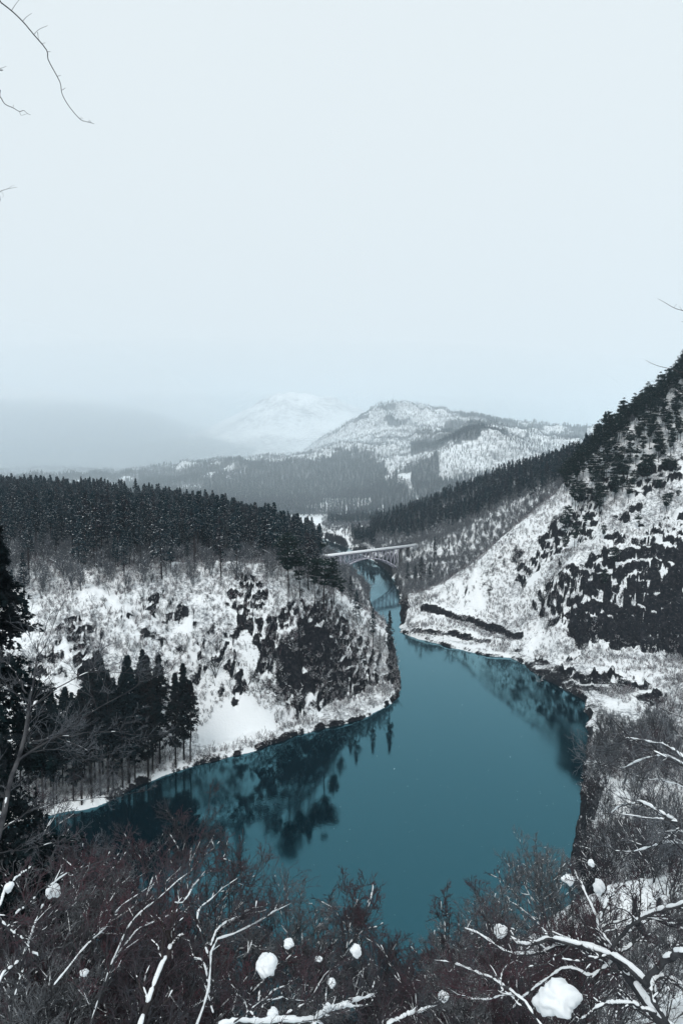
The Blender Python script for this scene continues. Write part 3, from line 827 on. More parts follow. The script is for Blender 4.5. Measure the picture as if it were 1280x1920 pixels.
def merged(a, b, name):
    """one mesh from trunk and crown, for the masses"""
    V = []; Fs = []; mi = []; o = 0; mats = []
    for me in (a, b):
        if me is None: continue
        v = np.zeros(len(me.vertices) * 3, np.float32); me.vertices.foreach_get('co', v); v = v.reshape(-1, 3)
        lt = np.zeros(len(me.polygons), np.int32); me.polygons.foreach_get('loop_total', lt)
        lv_ = np.zeros(len(me.loops), np.int32); me.loops.foreach_get('vertex_index', lv_)
        m = np.zeros(len(me.polygons), np.int32); me.polygons.foreach_get('material_index', m)
        k = lt[0]; Fs.append(lv_.reshape(-1, k) + o); V.append(v); o += len(v)
        mi.append(m + len(mats)); mats += list(me.materials)
    return mk_mesh(name, np.concatenate(V), Fs, mats, np.concatenate(mi))

CEDARS = [make_cedar(100 + i, Ht=28, R=h_, base=b_, nb=150, k=6, size=.34, snow=.46, cl=3, power=.95, gaps=.5) for i, (h_, b_) in enumerate([(3.0, 8), (2.5, 11), (3.4, 6), (2.8, 13), (3.0, 10), (2.3, 7), (2.6, 15), (3.2, 9)])]
DARKCEDARS = [make_cedar(140 + i, Ht=34, R=h_, base=b_, nb=300, k=8, size=.30, snow=.02, cl=4, gaps=.5, droop=.5, power=.95, leaf=M_CEDARD) for i, (h_, b_) in enumerate([(3.2, 8), (2.8, 11), (3.5, 14), (2.6, 5), (3.0, 18)])]
PINES = [make_pine(200 + i, Ht=18 + i % 3 * 2, R=3.2 + (i % 2) * .6, nplate=13 + i) for i in range(5)]
FARCEDAR = []
for i in range(4):
    rng = np.random.default_rng(300 + i)
    V, Fc, mi = conifer_crown(rng, 26, 3.4, 4, 64, 4, .62, .16, clumps=2, gaps=.15, power=.95)
    FARCEDAR.append(mk_mesh('far_cedar', V, [Fc], [M_CEDAR, M_SNOW], mi))
def bush_proto(seed, Ht, nst, lv, r0, tm, cover=.5, thick=.03):
    d = make_bare(seed, Ht, nst, .4, lv, r0, tm, thick, .02, (0, 1), cover)
    ms = [m for m in d.values() if m is not None]
    out = ms[0]
    for m in ms[1:]: out = merged(out, m, 'bare_tree')
    return out

# mid-distance bare trees (individuals on the slopes)
LV_MID = [dict(n=6, len=.55, ang=(25, 55), K=5, rmin=.05, lift=.2, up=.08, t0=.3, rr=.6),
          dict(n=6, len=.5, ang=(25, 60), K=4, rmin=.035, lift=.1, up=.05, rr=.6),
          dict(n=5, len=.5, ang=(25, 60), K=3, rmin=.022, up=.05, rr=.7)]
MIDBARE = [make_bare(400 + i, Ht=[9, 11, 8, 10, 12][i], stems=[2, 1, 3, 2, 1][i], spread=.3, lv=LV_MID, r0=.16, twig_mat=M_TWIGG, snow_thick=.045, snow_levels=(0, 1, 2), snow_cover=.5) for i in range(5)]
LV_FAR = [dict(n=9, len=.6, ang=(25, 60), K=4, rmin=.07, lift=.3, up=.1, t0=.2, rr=.5),
          dict(n=9, len=.55, ang=(25, 65), K=3, rmin=.045, lift=.1, up=.05, rr=.6)]
LV_SHRUB = [dict(n=5, len=.6, ang=(25, 65), K=4, rmin=.03, lift=.2, up=.03, t0=.1, rr=.6),
            dict(n=4, len=.55, ang=(25, 65), K=3, rmin=.02, lift=.1, up=.05, rr=.6)]
def solid(me, name): me.name = name; return me

def two_kind(seed, Ht, nst, spread, lv, r0, tm, cover, thick):
    d = make_bare(seed, Ht, nst, spread, lv, r0, tm, thick, .02, (0, 1), cover)
    a = merged(d['trunk'], d['branches'], 'bare_tree')
    for q in range(len(a.materials)): a.materials[q] = tm
    if d['snow_cover'] is not None: a = merged(a, d['snow_cover'], 'bare_tree')
    return a
FARBARE = [two_kind(500 + i, 11, 4, .32, LV_FAR, .13, M_TWIGG, .42, .05) for i in range(4)]
SHRUB = [two_kind(520 + i, 2.6, 5, .6, LV_SHRUB, .04, M_TWIG, .55, .04) for i in range(4)]

LV_SAP = [dict(n=8, len=.5, ang=(20, 50), K=4, rmin=.028, lift=.2, up=.05, t0=.2, rr=.55),
          dict(n=6, len=.5, ang=(22, 60), K=3, rmin=.019, lift=.1, up=.05, rr=.6)]
SAPLING = [two_kind(540 + i, 6, 1 + i % 3, .28, LV_SAP, .06, [M_TWIGG, M_TWIG][i % 2], .5, .03) for i in range(4)]
# ------------------------------------------------------------------ railway bridge
def build_bridge():
    A = np.array([-25., 662.]); Bv = np.array([107., 118.])
    L = np.linalg.norm(Bv); u = Bv / L; nrm = np.array([-u[1], u[0]])
    root = empty('railway_bridge', (A[0], A[1], 0), math.atan2(u[1], u[0]),
                 label='pale lavender steel arch railway bridge with snow on its deck, crossing the river', category='bridge')
    def M(name, parts, m, par=root, **p): 
        v, f = multi(parts); return link(name, mk_mesh(name, v, f, m), par, **p)
    zd = 33.0; s0, s1 = -22.0, L + 6
    sa, sb = .115 * L, .80 * L                     # springings
    def za(s):                                      # arch rib height
        k = (s - (sa + sb) / 2) / ((sb - sa) / 2); return 25.5 - 15.5 * k * k
    for w in (-1.6, 1.6):
        M('girder', [beam((s0, w, zd - .7), (s1, w, zd - .7), .45, 1.3)], M_STEEL)
    deck = M('deck', [box(((s0 + s1) / 2, 0, zd + .1), (s1 - s0, 4.6, .3))], M_CONC)
    M('snow_on_deck', [beam((s0, 0.2, zd + .55), (s1, 0.2, zd + .55), 5.0, 1.3)], M_SNOW)
    wk = M('walkway', [box(((s0 + s1) / 2, -3.1, zd - .35), (s1 - s0, 1.3, .2))], M_STEEL)
    M('snow_on_walkway', [box(((s0 + s1) / 2, -3.1, zd + .02), (s1 - s0, 1.5, .5))], M_SNOW, wk)
    rl = M('railing', [beam((s0, -3.75, zd + .75), (s1, -3.75, zd + .75), .1, .1), beam((s0, 2.3, zd + 1.2), (s1, 2.3, zd + 1.2), .1, .1)]
           + [box((s, -3.75, zd + .2), (.08, .08, 1.1)) for s in np.arange(s0, s1, 3)], M_STEEL)
    n = 16; ss = np.linspace(sa, sb, n + 1)
    for w in (-2.7, 2.7):
        rib = [beam((a, w, za(a)), (b, w, za(b)), 1.0, 1.3) for a, b in zip(ss[:-1], ss[1:])]
        M('arch_rib', rib, M_STEEL)
        top = zd - 1.5
        M('top_chord', [beam((sa - 6, w * .85, top), (sb + 6, w * .85, top), .45, .5)], M_STEEL)
        for i, s in enumerate(ss):
            M('post', [beam((s, w, za(s) + .3), (s, w * .85, top), .55, .55)], M_STEEL)
            if i < n:
                e = ss[i + 1]
                if s < (sa + sb) / 2 - .1: M('brace', [beam((s, w * .85, top), (e, w, za(e)), .45, .45)], M_STEEL)
                else: M('brace', [beam((s, w, za(s)), (e, w * .85, top), .45, .45)], M_STEEL)
    for i, s in enumerate(ss):
        M('cross_brace', [beam((s, -2.7, za(s)), (s, 2.7, za(s)), .3, .3)], M_STEEL)
        if i < n: M('lateral_brace', [beam((s, -2.7 if i % 2 else 2.7, za(s)), (ss[i + 1], 2.7 if i % 2 else -2.7, za(ss[i + 1])), .25, .25)], M_STEEL)
    for s in (sa - 1.5, sb + 1.5):
        M('abutment', [box((s, 0, za(s) - 4), (5, 9, 9))], M_CONC)
    for s in (sa - 7.5, sb + 8.5, sb + 22):
        gx, gy = A + u * s; g = float(H(gx, gy)[0])
        M('pier', [beam((s, -1.4, g - 2), (s, -1.2, zd - 1.4), 1.4, 1.4), beam((s, 1.4, g - 2), (s, 1.2, zd - 1.4), 1.4, 1.4), beam((s, -2.2, zd - 1.9), (s, 2.2, zd - 1.9), 1.5, .9)], M_CONC)
build_bridge()

# ------------------------------------------------------------------ forests
def scatter(n, fx, minsep=None, seed=0):
    pass
def in_view(x, y, z, m=60):
    px, py = to_px(x, y, z); return (px > -m) & (px < 1280 + m)
def jitter_grid(x0, x1, y0, y1, step, seed):
    rng = np.random.default_rng(seed)
    gx, gy = np.meshgrid(np.arange(x0, x1, step), np.arange(y0, y1, step))
    gx = gx.ravel() + rng.uniform(-.48, .48, gx.size) * step; gy = gy.ravel() + rng.uniform(-.48, .48, gy.size) * step
    return gx, gy, rng

# --- left plateau forest: nearest 225 are trees of their own, the rest one mass
x, y, rng = jitter_grid(-620, 20, 300, 1130, 8.8, 11)
z, rock, sd = height(x, y)
px, pyb = to_px(x, y, z)
crest = np.interp(px, [-100, 0, 80, 200, 300, 400, 480, 540, 575, 600, 640, 700], [304, 306, 309, 313, 320, 327, 335, 344, 372, 415, 500, 700])
dens = fbm(x / 45, y / 45, 61, 3)
ok = (y > crest + 6 * rng.normal(size=len(y))) & (px > -90) & (px < 600) & (sd > 6) & (z > 12) & (.6 * dens + .4 * fbm(x / 17, y / 17, 161, 2) > .43) & (rng.uniform(size=len(x)) < np.clip(.42 + (y - crest) / 110, 0, 1))
ok &= ~((x > -60) & (x < 5) & (y > 610) & (y < 720) & (rng.uniform(size=len(x)) < .6))
ok &= ~((px > 505) & (y > 560) & (rng.uniform(size=len(x)) < .35))
x, y, z, px = x[ok], y[ok], z[ok], px[ok]
o = np.argsort(y); x, y, z, px = x[o], y[o], z[o], px[o]
NI = 225
def forest_label(px_):
    if px_ < 250: return 'dark cedar in the plateau forest above the dark cliff patches, left of the snow gully'
    if px_ < 450: return 'dark cedar in the plateau forest above the broad open snow gully'
    return 'dark cedar in the plateau forest near the bridge end of the snowy bluff'
for i in range(min(NI, len(x))):
    k = int(rng.integers(len(CEDARS))); t, c = CEDARS[k]
    s = rng.uniform(.72, 1.42) * (0.60 if rng.uniform() < .22 else 1)
    place('cedar_tree', dict(trunk=t, crown=c), (x[i], y[i], z[i] - .3), rng.uniform(0, 6.28), (s * rng.uniform(.9, 1.15), s * rng.uniform(.9, 1.15), s),
          (rng.normal() * .015, rng.normal() * .015), label=forest_label(px[i]), category='tree', group='cedars along the front of the plateau forest, ' + ('left part' if px[i] < 250 else 'middle part' if px[i] < 450 else 'part near the bridge'))
CM = [merged(t, c, 'cedar') for t, c in CEDARS]
x2, y2, z2 = x[NI:], y[NI:], z[NI:]
n = len(x2); s = rng.uniform(.5, 1.42, n)
stuff('cedar_forest', CM, np.stack([x2, y2, z2 - .3], -1), np.stack([s * 1.08, s * 1.08, s], -1), rng.uniform(0, 6.28, n), 'dark snow-flecked cedar forest filling the plateau beyond the first rows')

# bare trees and poles among the front of the forest
x, y, rng = jitter_grid(-520, 20, 298, 1050, 7.0, 12)
z, rock, sd = height(x, y); px, pyb = to_px(x, y, z)
cr = np.interp(px, [-100, 0, 80, 200, 300, 400, 480, 540, 600, 640, 700], [300, 303, 306, 310, 316, 323, 330, 340, 362, 392, 490])
ok = (y > cr) & (px > -80) & (px < 690) & (sd > 3) & (z > 6) & (rng.uniform(size=len(x)) < .62)
x, y, z = x[ok], y[ok], z[ok]; n = len(x)
stuff('bare_undergrowth', FARBARE, np.stack([x, y, z - .2], -1), rng.uniform(.5, 1.5, n), rng.uniform(0, 6.28, n), 'grey bare saplings and brush under and between the cedars of the plateau forest')

# --- east bank: bare wood and cedar band
x, y, rng = jitter_grid(20, 620, 560, 1180, 8.0, 13)
z, rock, sd = height(x, y); px, py = to_px(x, y, z)
ok = (sd > 4) & (px > 690 - 60) & (px < 1320) & (z > 1.5)
# the cedar band runs under the ridge line
rid = np.interp(px, [600, 650, 700, 760, 850, 950, 1040, 1100, 1300], [1000, 997, 988, 970, 938, 898, 873, 858, 800])
wid = np.interp(px, [600, 700, 800, 900, 1000, 1100], [14, 34, 46, 52, 50, 30]) * (0.75 + .7 * fbm(x / 60, y / 60, 5, 3))
band = ok & (py < rid + wid) & (py > rid - 25) & (fbm(x / 38, y / 38, 77, 2) > .36)
xb, yb, zb = x[band], y[band], z[band]
extra = rng.uniform(size=len(xb))
n = len(xb); s = rng.uniform(.6, 1.0, n)
stuff('cedar_wood', FARCEDAR, np.stack([xb, yb, zb - .3], -1), np.stack([s * .95, s * .95, s], -1), rng.uniform(0, 6.28, n), 'dark blue cedar wood running along the ridge beyond the bridge')
xq, yq, rq = jitter_grid(20, 620, 560, 1180, 5.2, 14)
zq, _, sq = height(xq, yq); pq, pyq = to_px(xq, yq, zq)
g = (sq > 1.5) & (pq > 640) & (pq < 1330) & (zq > .8) & (rq.uniform(size=len(xq)) < .9)
xq, yq, zq = xq[g], yq[g], zq[g]; n = len(xq)
stuff('bare_wood', FARBARE, np.stack([xq, yq, zq - .2], -1), rq.uniform(.5, 1.05, n), rq.uniform(0, 6.28, n), 'grey leafless wood covering the hillside right of the bridge')
# point of land and snow field edge beyond the bridge
x, y, rng = jitter_grid(-230, 120, 1060, 1800, 8.5, 15)
z, rock, sd = height(x, y); px, py = to_px(x, y, z)
ok = (sd > 1) & (px > 480) & (px < 760) & ((y < 1200) | ((sd < 26) & (rng.uniform(size=len(x)) < .7)) | ((px > 604) & (rng.uniform(size=len(x)) < .8)))
x, y, z = x[ok], y[ok], z[ok]; n = len(x)
stuff('bank_bushes', FARBARE, np.stack([x, y, z - .2], -1), rng.uniform(.4, .95, n), rng.uniform(0, 6.28, n), 'snow-dusted bare bushes around the far bend of the river')
x, y, rng = jitter_grid(-420, 500, 1500, 2100, 11, 16)
z, rock, sd = height(x, y); px, py = to_px(x, y, z)
ok = (sd > 30) & (((y > 1790)) | (px > 612 + (y - 1500) * .02) | (px < 512)) & (fbm(x / 60, y / 60, 78, 3) > .33)
x, y, z = x[ok], y[ok], z[ok]; n = len(x); s = rng.uniform(.6, 1.0, n)
stuff('valley_cedars', FARCEDAR, np.stack([x, y, z - .5], -1), np.stack([s, s, s], -1), rng.uniform(0, 6.28, n), 'bluish cedar wood behind the flat snow field')

# --- mountain forests (wooded by height and slope)
x, y, rng = jitter_grid(-2100, 2000, 2000, 4300, 12.5, 17)
px, _ = to_px(x, y, np.full(len(x), 200.0))
k = (px > -60) & (px < 1340); x, y = x[k], y[k]
z, rock, sd = height(x, y); px, py = to_px(x, y, z)
dark, clear = wooded(x, y, px, py)
dark &= (rng.uniform(size=len(x)) < np.where(y < 2900, .95, .6))
xd, yd, zd_ = x[dark], y[dark], z[dark]; n = len(xd); s = rng.uniform(.7, 1.15, n)
print('mountain conifers', n)
stuff('mountain_cedars', FARCEDAR, np.stack([xd, yd, zd_ - .8], -1), np.stack([s * 1.25, s * 1.25, s * .85], -1), rng.uniform(0, 6.28, n), 'hazy blue conifer forest on the lower mountain slopes')
bare = ~dark & ~clear & (rng.uniform(size=len(x)) < .75) & (py < 950)
xd, yd, zd_ = x[bare], y[bare], z[bare]; n = len(xd); s = rng.uniform(.8, 1.3, n)
print('mountain bare', n)
FARBARE2 = []
for i in range(3):
    rng2 = np.random.default_rng(560 + i)
    V = []
    a = rng2.uniform(0, 6.28, 14); L_ = rng2.uniform(1, 3.6, 14)
    P = np.stack([np.stack([a * 0, a * 0, np.zeros(14)], -1), np.stack([np.cos(a) * L_ * .5, np.sin(a) * L_ * .5, rng2.uniform(4, 7, 14)], -1), np.stack([np.cos(a) * L_, np.sin(a) * L_, rng2.uniform(7, 12, 14)], -1)], 1)
    V, Fq = tubes(P, np.tile([.22, .14, .08], (14, 1)), 3)
    FARBARE2.append(mk_mesh('far_bare_tree', V, [Fq], M_TWIGG))
stuff('mountain_bare_wood', FARBARE2, np.stack([xd, yd, zd_ - .3], -1), s, rng.uniform(0, 6.28, n), 'sparse leafless wood on the snowy upper mountain slopes')

# ------------------------------------------------------------------ individual trees on the slopes
def by_px(px_, base_py, top_py, y0=150):
    h = hit(px_, base_py, y0)
    top = PY(px_, top_py, h[1])
    return h, top[2] - h[2]
def cedar_at(px_, bpy_, tpy, label, var, protos=CEDARS, hh=28, y0=180, wide=1.0, group=None):
    h, Ht = by_px(px_, bpy_, tpy, y0)
    t, c = protos[var % len(protos)]; s = Ht / hh
    d = dict(label=label, category='tree')
    if group: d['group'] = group
    return place('cedar_tree', dict(trunk=t, crown=c), tuple(h - [0, 0, .3]), var * 1.7, (s * wide, s * wide, s), **d)
for a in [(657, 1132, 1080, 'cedar with pointed top rising against the water beside the bridge reflection, left bank', 0, 1.1),
          (668, 1168, 1106, 'larger cedar leaning over the narrow channel, just below the pointed one', 2, 1.2),
          (699, 1215, 1140, 'small brownish cedar between the two taller riverside cedars', 1, .9),
          (730, 1240, 1145, 'slender solitary cedar on the tip of the peninsula, against pale water', 5, .9),
          (578, 1105, 1001, 'tall dark cedar hiding the left end of the bridge', 3, 1.1),
          (764, 1098, 1055, 'cedar left of the pair on the bank right of the bridge', 2, 1.2),
          (778, 1100, 1060, 'shorter cedar wedged in the trio right of the bridge', 4, 1.2),
          (789, 1100, 1044, 'tallest cedar of the trio on the bank right of the bridge', 0, 1.1),
          (806, 1098, 1056, 'rightmost cedar of the riverside trio right of the bridge', 1, 1.1),
          (814, 1062, 1006, 'narrow cedar standing alone in the grey wood above the riverside trio', 5, .8),
          (841, 1040, 1018, 'tiny dark cedar among pale bare trunks above the river', 3, 1.0)]:
    cedar_at(a[0], a[1], a[2], a[3], a[4], wide=a[5])
# red pines by the left end of the bridge
def pine_at(px_, bpy_, tpy, label, var, group=None, y0=180, wide=1.0):
    h, Ht = by_px(px_, bpy_, tpy, y0); t, c = PINES[var % len(PINES)]; hh = 18 + (var % len(PINES)) % 3 * 2
    s = Ht / hh; d = dict(label=label, category='tree')
    if group: d['group'] = group
    return place('pine_tree', dict(trunk=t, crown=c), tuple(h - [0, 0, .3]), var * 2.3, (s * wide, s * wide, s), **d)
for a in [(607, 1148, 1020, 'tall bare-stemmed pine standing in front of the left bridge end', 0), (562, 1122, 1030, 'slim pine left of the tall one on the bluff top', 1),
          (626, 1135, 1060, 'low spreading pine overhanging the water by the arch foot', 2), (541, 1110, 1000, 'pine with broken outline at the forest edge near the bridge', 3),
          (640, 1130, 1075, 'small pine beside the low spreading one on the bluff edge', 4), (590, 1130, 1050, 'thin pine just left of the tall front pine', 2)]:
    pine_at(a[0], a[1], a[2], a[3], a[4])

# dark cedar stand at the foot of the left slope
rng = np.random.default_rng(21)
stand = [(300, 1432, 1228), (345, 1425, 1244), (330, 1440, 1262), (357, 1428, 1275)]
for px_, b_, t_ in stand:
    cedar_at(px_, b_, t_, {300: 'tallest dark cedar closing the right side of the dense stand below the slope', 345: 'taller of the separate dark cedars beside the open snow slope',
             330: 'slim dark cedar between the dense stand and the separate pair', 357: 'shorter right tree of the dark cedar pair beside the open snow slope'}[px_], px_, DARKCEDARS, 34, wide=1.15)
n_st = 0
for px_ in np.arange(-40, 300, 15):
    for row in range(3):
        p = px_ + rng.uniform(-7, 7); sh = np.interp(p, [-60, 0, 90, 180, 250, 300], [1560, 1545, 1525, 1505, 1472, 1450])
        b_ = sh - 8 - row * 34 + rng.uniform(-6, 6)
        t_ = np.interp(p, [-60, 60, 110, 170, 230, 290], [1320, 1330, 1290, 1255, 1240, 1240]) + rng.uniform(-16, 75) - row * 6
        if p < 130 and rng.uniform() < .35: continue
        rw = ['waterside row', 'middle row', 'rear row'][row]; wh = 'left end' if p < 80 else 'middle' if p < 190 else 'right end'
        cedar_at(p, b_, t_, 'dark cedar in the ' + rw + ' of the dense lower stand, ' + wh, int(rng.integers(99)), DARKCEDARS, 34, wide=rng.uniform(.9, 1.35), group='dark cedars of the dense lower stand')
        n_st += 1
print('stand', n_st)

# pines on the right cliff
rng = np.random.default_rng(22)
x, y, r2 = jitter_grid(150, 420, 415, 620, 6.4, 23)
z, rock, sd = height(x, y); px, py = to_px(x, y, z)
sil = np.interp(px, [850, 900, 950, 1000, 1050, 1090, 1180, 1280, 1400], [1105, 1062, 1020, 975, 935, 890, 812, 725, 620])
below = py - sil
lim = np.interp(px, [1040, 1070, 1100, 1150, 1200, 1280], [20, 55, 95, 110, 125, 145])
p_ = np.where(below < lim, .9, np.where((below < 300) & (px > 1055), .17, 0))
p_ = np.where(px < 1055, 0, p_)
ok = (r2.uniform(size=len(x)) < p_) & (px < 1320) & (y < 640) & (below > -45)
x, y, z, px, below = x[ok], y[ok], z[ok], px[ok], below[ok]
print('pines', len(x))
for i in np.argsort(y)[:285]:
    v = int(r2.integers(len(PINES))); t, c = PINES[v]; s = r2.uniform(.7, 1.12) * (.75 if below[i] > 130 else 1)
    up_r = below[i] < 130
    place('pine_tree', dict(trunk=t, crown=c), (x[i], y[i], z[i] - .3), r2.uniform(0, 6.28), (s, s, s), (r2.normal() * .04, r2.normal() * .04 - .03),
          label=(('dense', 'slender', 'bent', 'broad', 'tall')[v] + ' red pine in the ' + ('lower end' if px[i] < 1130 else 'middle' if px[i] < 1210 else 'upper end') + ' of the skyline belt on the cliff') if up_r else 'scattered red pine on the open snow below the skyline pines, right cliff',
          category='tree', group='pines crowding the skyline of the cliff slope' if up_r else 'pines scattered on the open cliff slope')
pine_at(1141, 850, 773, 'solitary layered pine standing taller than its neighbours against the sky', 3, wide=.9, y0=400)

# bare trees on the snowy bluff and on the right slope: seen one by one
rng = np.random.default_rng(24)
cnt = 0
def bare_at(px_, bpy_, Ht, label, group=None, y0=150, tilt=(0, 0), var=None):
    h = hit(px_, bpy_, y0)
    if h is None: return
    v = int(rng.integers(len(MIDBARE))) if var is None else var
    s = Ht / [9, 11, 8, 10, 12][v]
    d = dict(label=label, category='tree')
    if group: d['group'] = group
    m = dict(MIDBARE[v])
    place('bare_tree', m, tuple(h - [0, 0, .2]), rng.uniform(0, 6.28), s, tilt, **d)
for a in [(405, 1270, 17, 'pale forked bare tree at the head of the snow gully on the left bluff', 2), (528, 1270, 11, 'broad bare tree rooted on a dark rock in the middle of the bluff', 0),
          (378, 1255, 9, 'thin crooked bare tree just left of the pale forked one', 4), (558, 1330, 15, 'tall two-stemmed bare tree above the dark shore rocks', 2),
          (470, 1282, 9, 'leaning bare sapling on the open snow of the bluff', 4), (520, 1322, 10, 'solitary slim bare sapling low on the snow slope', 4),
          (345, 1225, 9, 'pair of upright bare stems above the dark cedars', 2), (610, 1290, 12, 'snowy bare tree bending over the dark scrub near the peninsula tip', 0),
          (670, 1285, 11, 'snow-laden bare tree at the peninsula tip', 3), (715, 1300, 9, 'low bare tree overhanging the water at the tip of the bluff', 0),
          (1015, 1135, 17, 'wide bare tree spreading on the snow beneath the spur', 2), (985, 1110, 12, 'thin bare tree left of the wide one on the spur snow', 4),
          (940, 1215, 12, 'bare tree rising from the terrace edge', 3), (1010, 1290, 10, 'bare tree leaning out from the dark bank above the river', 0)]:
    bare_at(a[0], a[1], a[2], a[3], var=a[4])
for i in range(54):
    px_ = rng.uniform(70, 700); top = np.interp(px_, [70, 300, 540, 650, 700], [1120, 1100, 1086, 1140, 1200]); bot = np.interp(px_, [70, 250, 350, 560, 700], [1200, 1230, 1290, 1360, 1330])
    py_ = top + (bot - top) * rng.uniform() ** 1.5
    if abs(px_ - 430) < 80 and py_ > 1290: continue
    bare_at(px_, py_ + 4, rng.uniform(5, 10), 'small leafless tree among the rocks and snow of the left bluff', 'small bare trees on the left bluff')
for i in range(42):
    px_ = rng.uniform(850, 1275); lo = np.interp(px_, [850, 1000, 1060, 1275], [1190, 1200, 1100, 1060]); hi = np.interp(px_, [850, 950, 1050, 1275], [1112, 1030, 945, 900])
    bare_at(px_, rng.uniform(hi, lo), rng.uniform(4.5, 9), 'small leafless tree on the snow of the spur right of the river', 'small bare trees on the spur', y0=300)
# strip of bare trees behind the peninsula tip and along the channel
for i in range(24):
    px_ = rng.uniform(655, 742); b0 = np.interp(px_, [655, 700, 742], [1128, 1205, 1262])
    bare_at(px_, b0 + rng.uniform(-30, 8), rng.uniform(7, 12), 'grey leafless tree on the wooded back slope of the peninsula beside the channel', 'bare trees behind the peninsula tip', y0=340)
for i in range(16):
    px_ = rng.uniform(745, 850); b0 = np.interp(px_, [745, 800, 850], [1140, 1125, 1100])
    bare_at(px_, b0 + rng.uniform(-40, 20), rng.uniform(8, 13), 'grey leafless tree on the right bank between the trio of cedars and the terraces', 'bare trees above the terraces', y0=480)

# shrubs poking through the snow everywhere on the slopes
def shrubs(name, x0, x1, y0, y1, step, cond, prob, seed, label, smin=.5, smax=1.2):
    x, y, rng = jitter_grid(x0, x1, y0, y1, step * .82, seed)
    z, rock, sd = height(x, y); px, py = to_px(x, y, z)
    d = fbm(x / 14, y / 14, 99, 3)
    ok = (sd > .6) & cond(x, y, z, px, py, rock, sd) & (rng.uniform(size=len(x)) < prob * sstep(.28, .56, d - np.minimum(rock, 1) * (.3 if x0 > 0 else -.2))) & (px > -60) & (px < 1340)
    x, y, z = x[ok], y[ok], z[ok]; n = len(x); print(name, n)
    pid = np.where(rng.uniform(size=n) < .42, rng.integers(0, 4, n), 4 + rng.integers(0, 4, n))
    stuff(name, SAPLING + SHRUB, np.stack([x, y, z - .1], -1), rng.uniform(smin, smax, n), rng.uniform(0, 6.28, n), label, pid=pid, tilt=rng.normal(size=(n, 2)) * .16)
shrubs('bluff_shrubs', -200, 60, 215, 470, 1.9, lambda x, y, z, px, py, r, sd: (py < np.interp(px, [0, 330, 450, 560, 750], [1600, 1420, 1290, 1400, 1400])) | (sd < 5), .75, 31, 'thin snowy shrubs sticking out of the snow of the left bluff')
shrubs('spur_shrubs', 20, 300, 330, 560, 2.1, lambda x, y, z, px, py, r, sd: (px > 745) & (py > 880), .75, 32, 'thin snowy shrubs on the spur and its terraces')
shrubs('bank_shrubs', 60, 260, 130, 345, 2.3, lambda x, y, z, px, py, r, sd: px > 1000, .9, 33, 'scrub on the low snowy bank at the right', .6, 1.5)

# ------------------------------------------------------------------ foreground: thickets on the slope below the camera
LV_NEAR = [dict(n=10, len=.55, ang=(22, 52), K=7, rmin=.018, lift=.15, up=.07, t0=.2, rr=.5, wig=.18),
           dict(n=8, len=.5, ang=(22, 58), K=5, rmin=.012, lift=.1, up=.05, rr=.5, wig=.22),
           dict(n=7, len=.55, ang=(22, 60), K=4, rmin=.0085, up=.04, rr=.6, wig=.22),
           dict(n=3, len=.7, ang=(18, 50), K=3, rmin=.0070, up=.06, rr=.8, wig=.2)]
M_TWIGP = var_mat("pale_grey_twigs", (0.135, 0.14, 0.15), (0.19, 0.198, 0.21), (0.09, 0.096, 0.105), 1)
NEAR = [make_bare(600 + i, Ht=9, stems=[3, 4, 2][i], spread=.45, lv=LV_NEAR, r0=.07, twig_mat=M_TWIG, snow_thick=.012, snow_levels=(0, 1), snow_cover=[.45, .3, .55][i]) for i in range(3)]
NEARG = [make_bare(620 + i, Ht=9, stems=[3, 2][i], spread=.35, lv=LV_NEAR, r0=.065, twig_mat=M_TWIGP, snow_thick=.011, snow_levels=(0, 1, 2), snow_cover=.4) for i in range(2)]
rng = np.random.default_rng(41)
outline = lambda p: float(np.interp(p, [-60, 0, 120, 220, 300, 420, 500, 560, 610, 660, 740, 800, 850, 900, 960, 1010, 1060, 1120, 1200, 1340], [1500, 1530, 1520, 1510, 1500, 1520, 1600, 1660, 1720, 1740, 1700, 1650, 1610, 1680, 1650, 1620, 1560, 1600, 1620, 1620]))
nn_ = 0
for px_ in np.arange(-50, 1340, 38):
    for Yd, off in ((24, 140), (34, 60), (46, 5), (60, 30)):
        if rng.uniform() < (.05 if px_ < 430 else .72 if px_ > 1120 else .25 if px_ > 820 else .5): continue
        p = px_ + rng.uniform(-20, 20); top = PY(p, outline(p) + off + rng.uniform(-8, 46), Yd)
        g = float(H(top[0], Yd)[0]); Ht = top[2] - g
        if Ht < 3.5 or Ht > 22: continue
        if Ht > 14: Ht = 14; 
        gx = top[0]; s = Ht / 8.4
        v = NEARG[int(rng.integers(2))] if (rng.uniform() < .38) else NEAR[int(rng.integers(3))]
        side = 'left' if p < 430 else 'middle' if p < 820 else 'right'
        kd = ('pale grey' if any(v is q for q in NEARG) else 'reddish') + {24: ' nearest', 34: '', 46: '', 60: ' rear'}[Yd]
        place('bare_tree', v, (gx, Yd, top[2] - Ht), rng.uniform(0, 6.28), s, (0, 0), category='tree',
              label=kd + {'left': ' leafless tree in the dense thicket at the lower left, below the viewpoint', 'middle': ' leafless tree at the bottom centre with water showing through its twigs',
                     'right': ' leafless tree in the lower right thicket before the snowy bank'}[side], group='thicket trees below the viewpoint, ' + side)
        nn_ += 1
print('near trees', nn_)
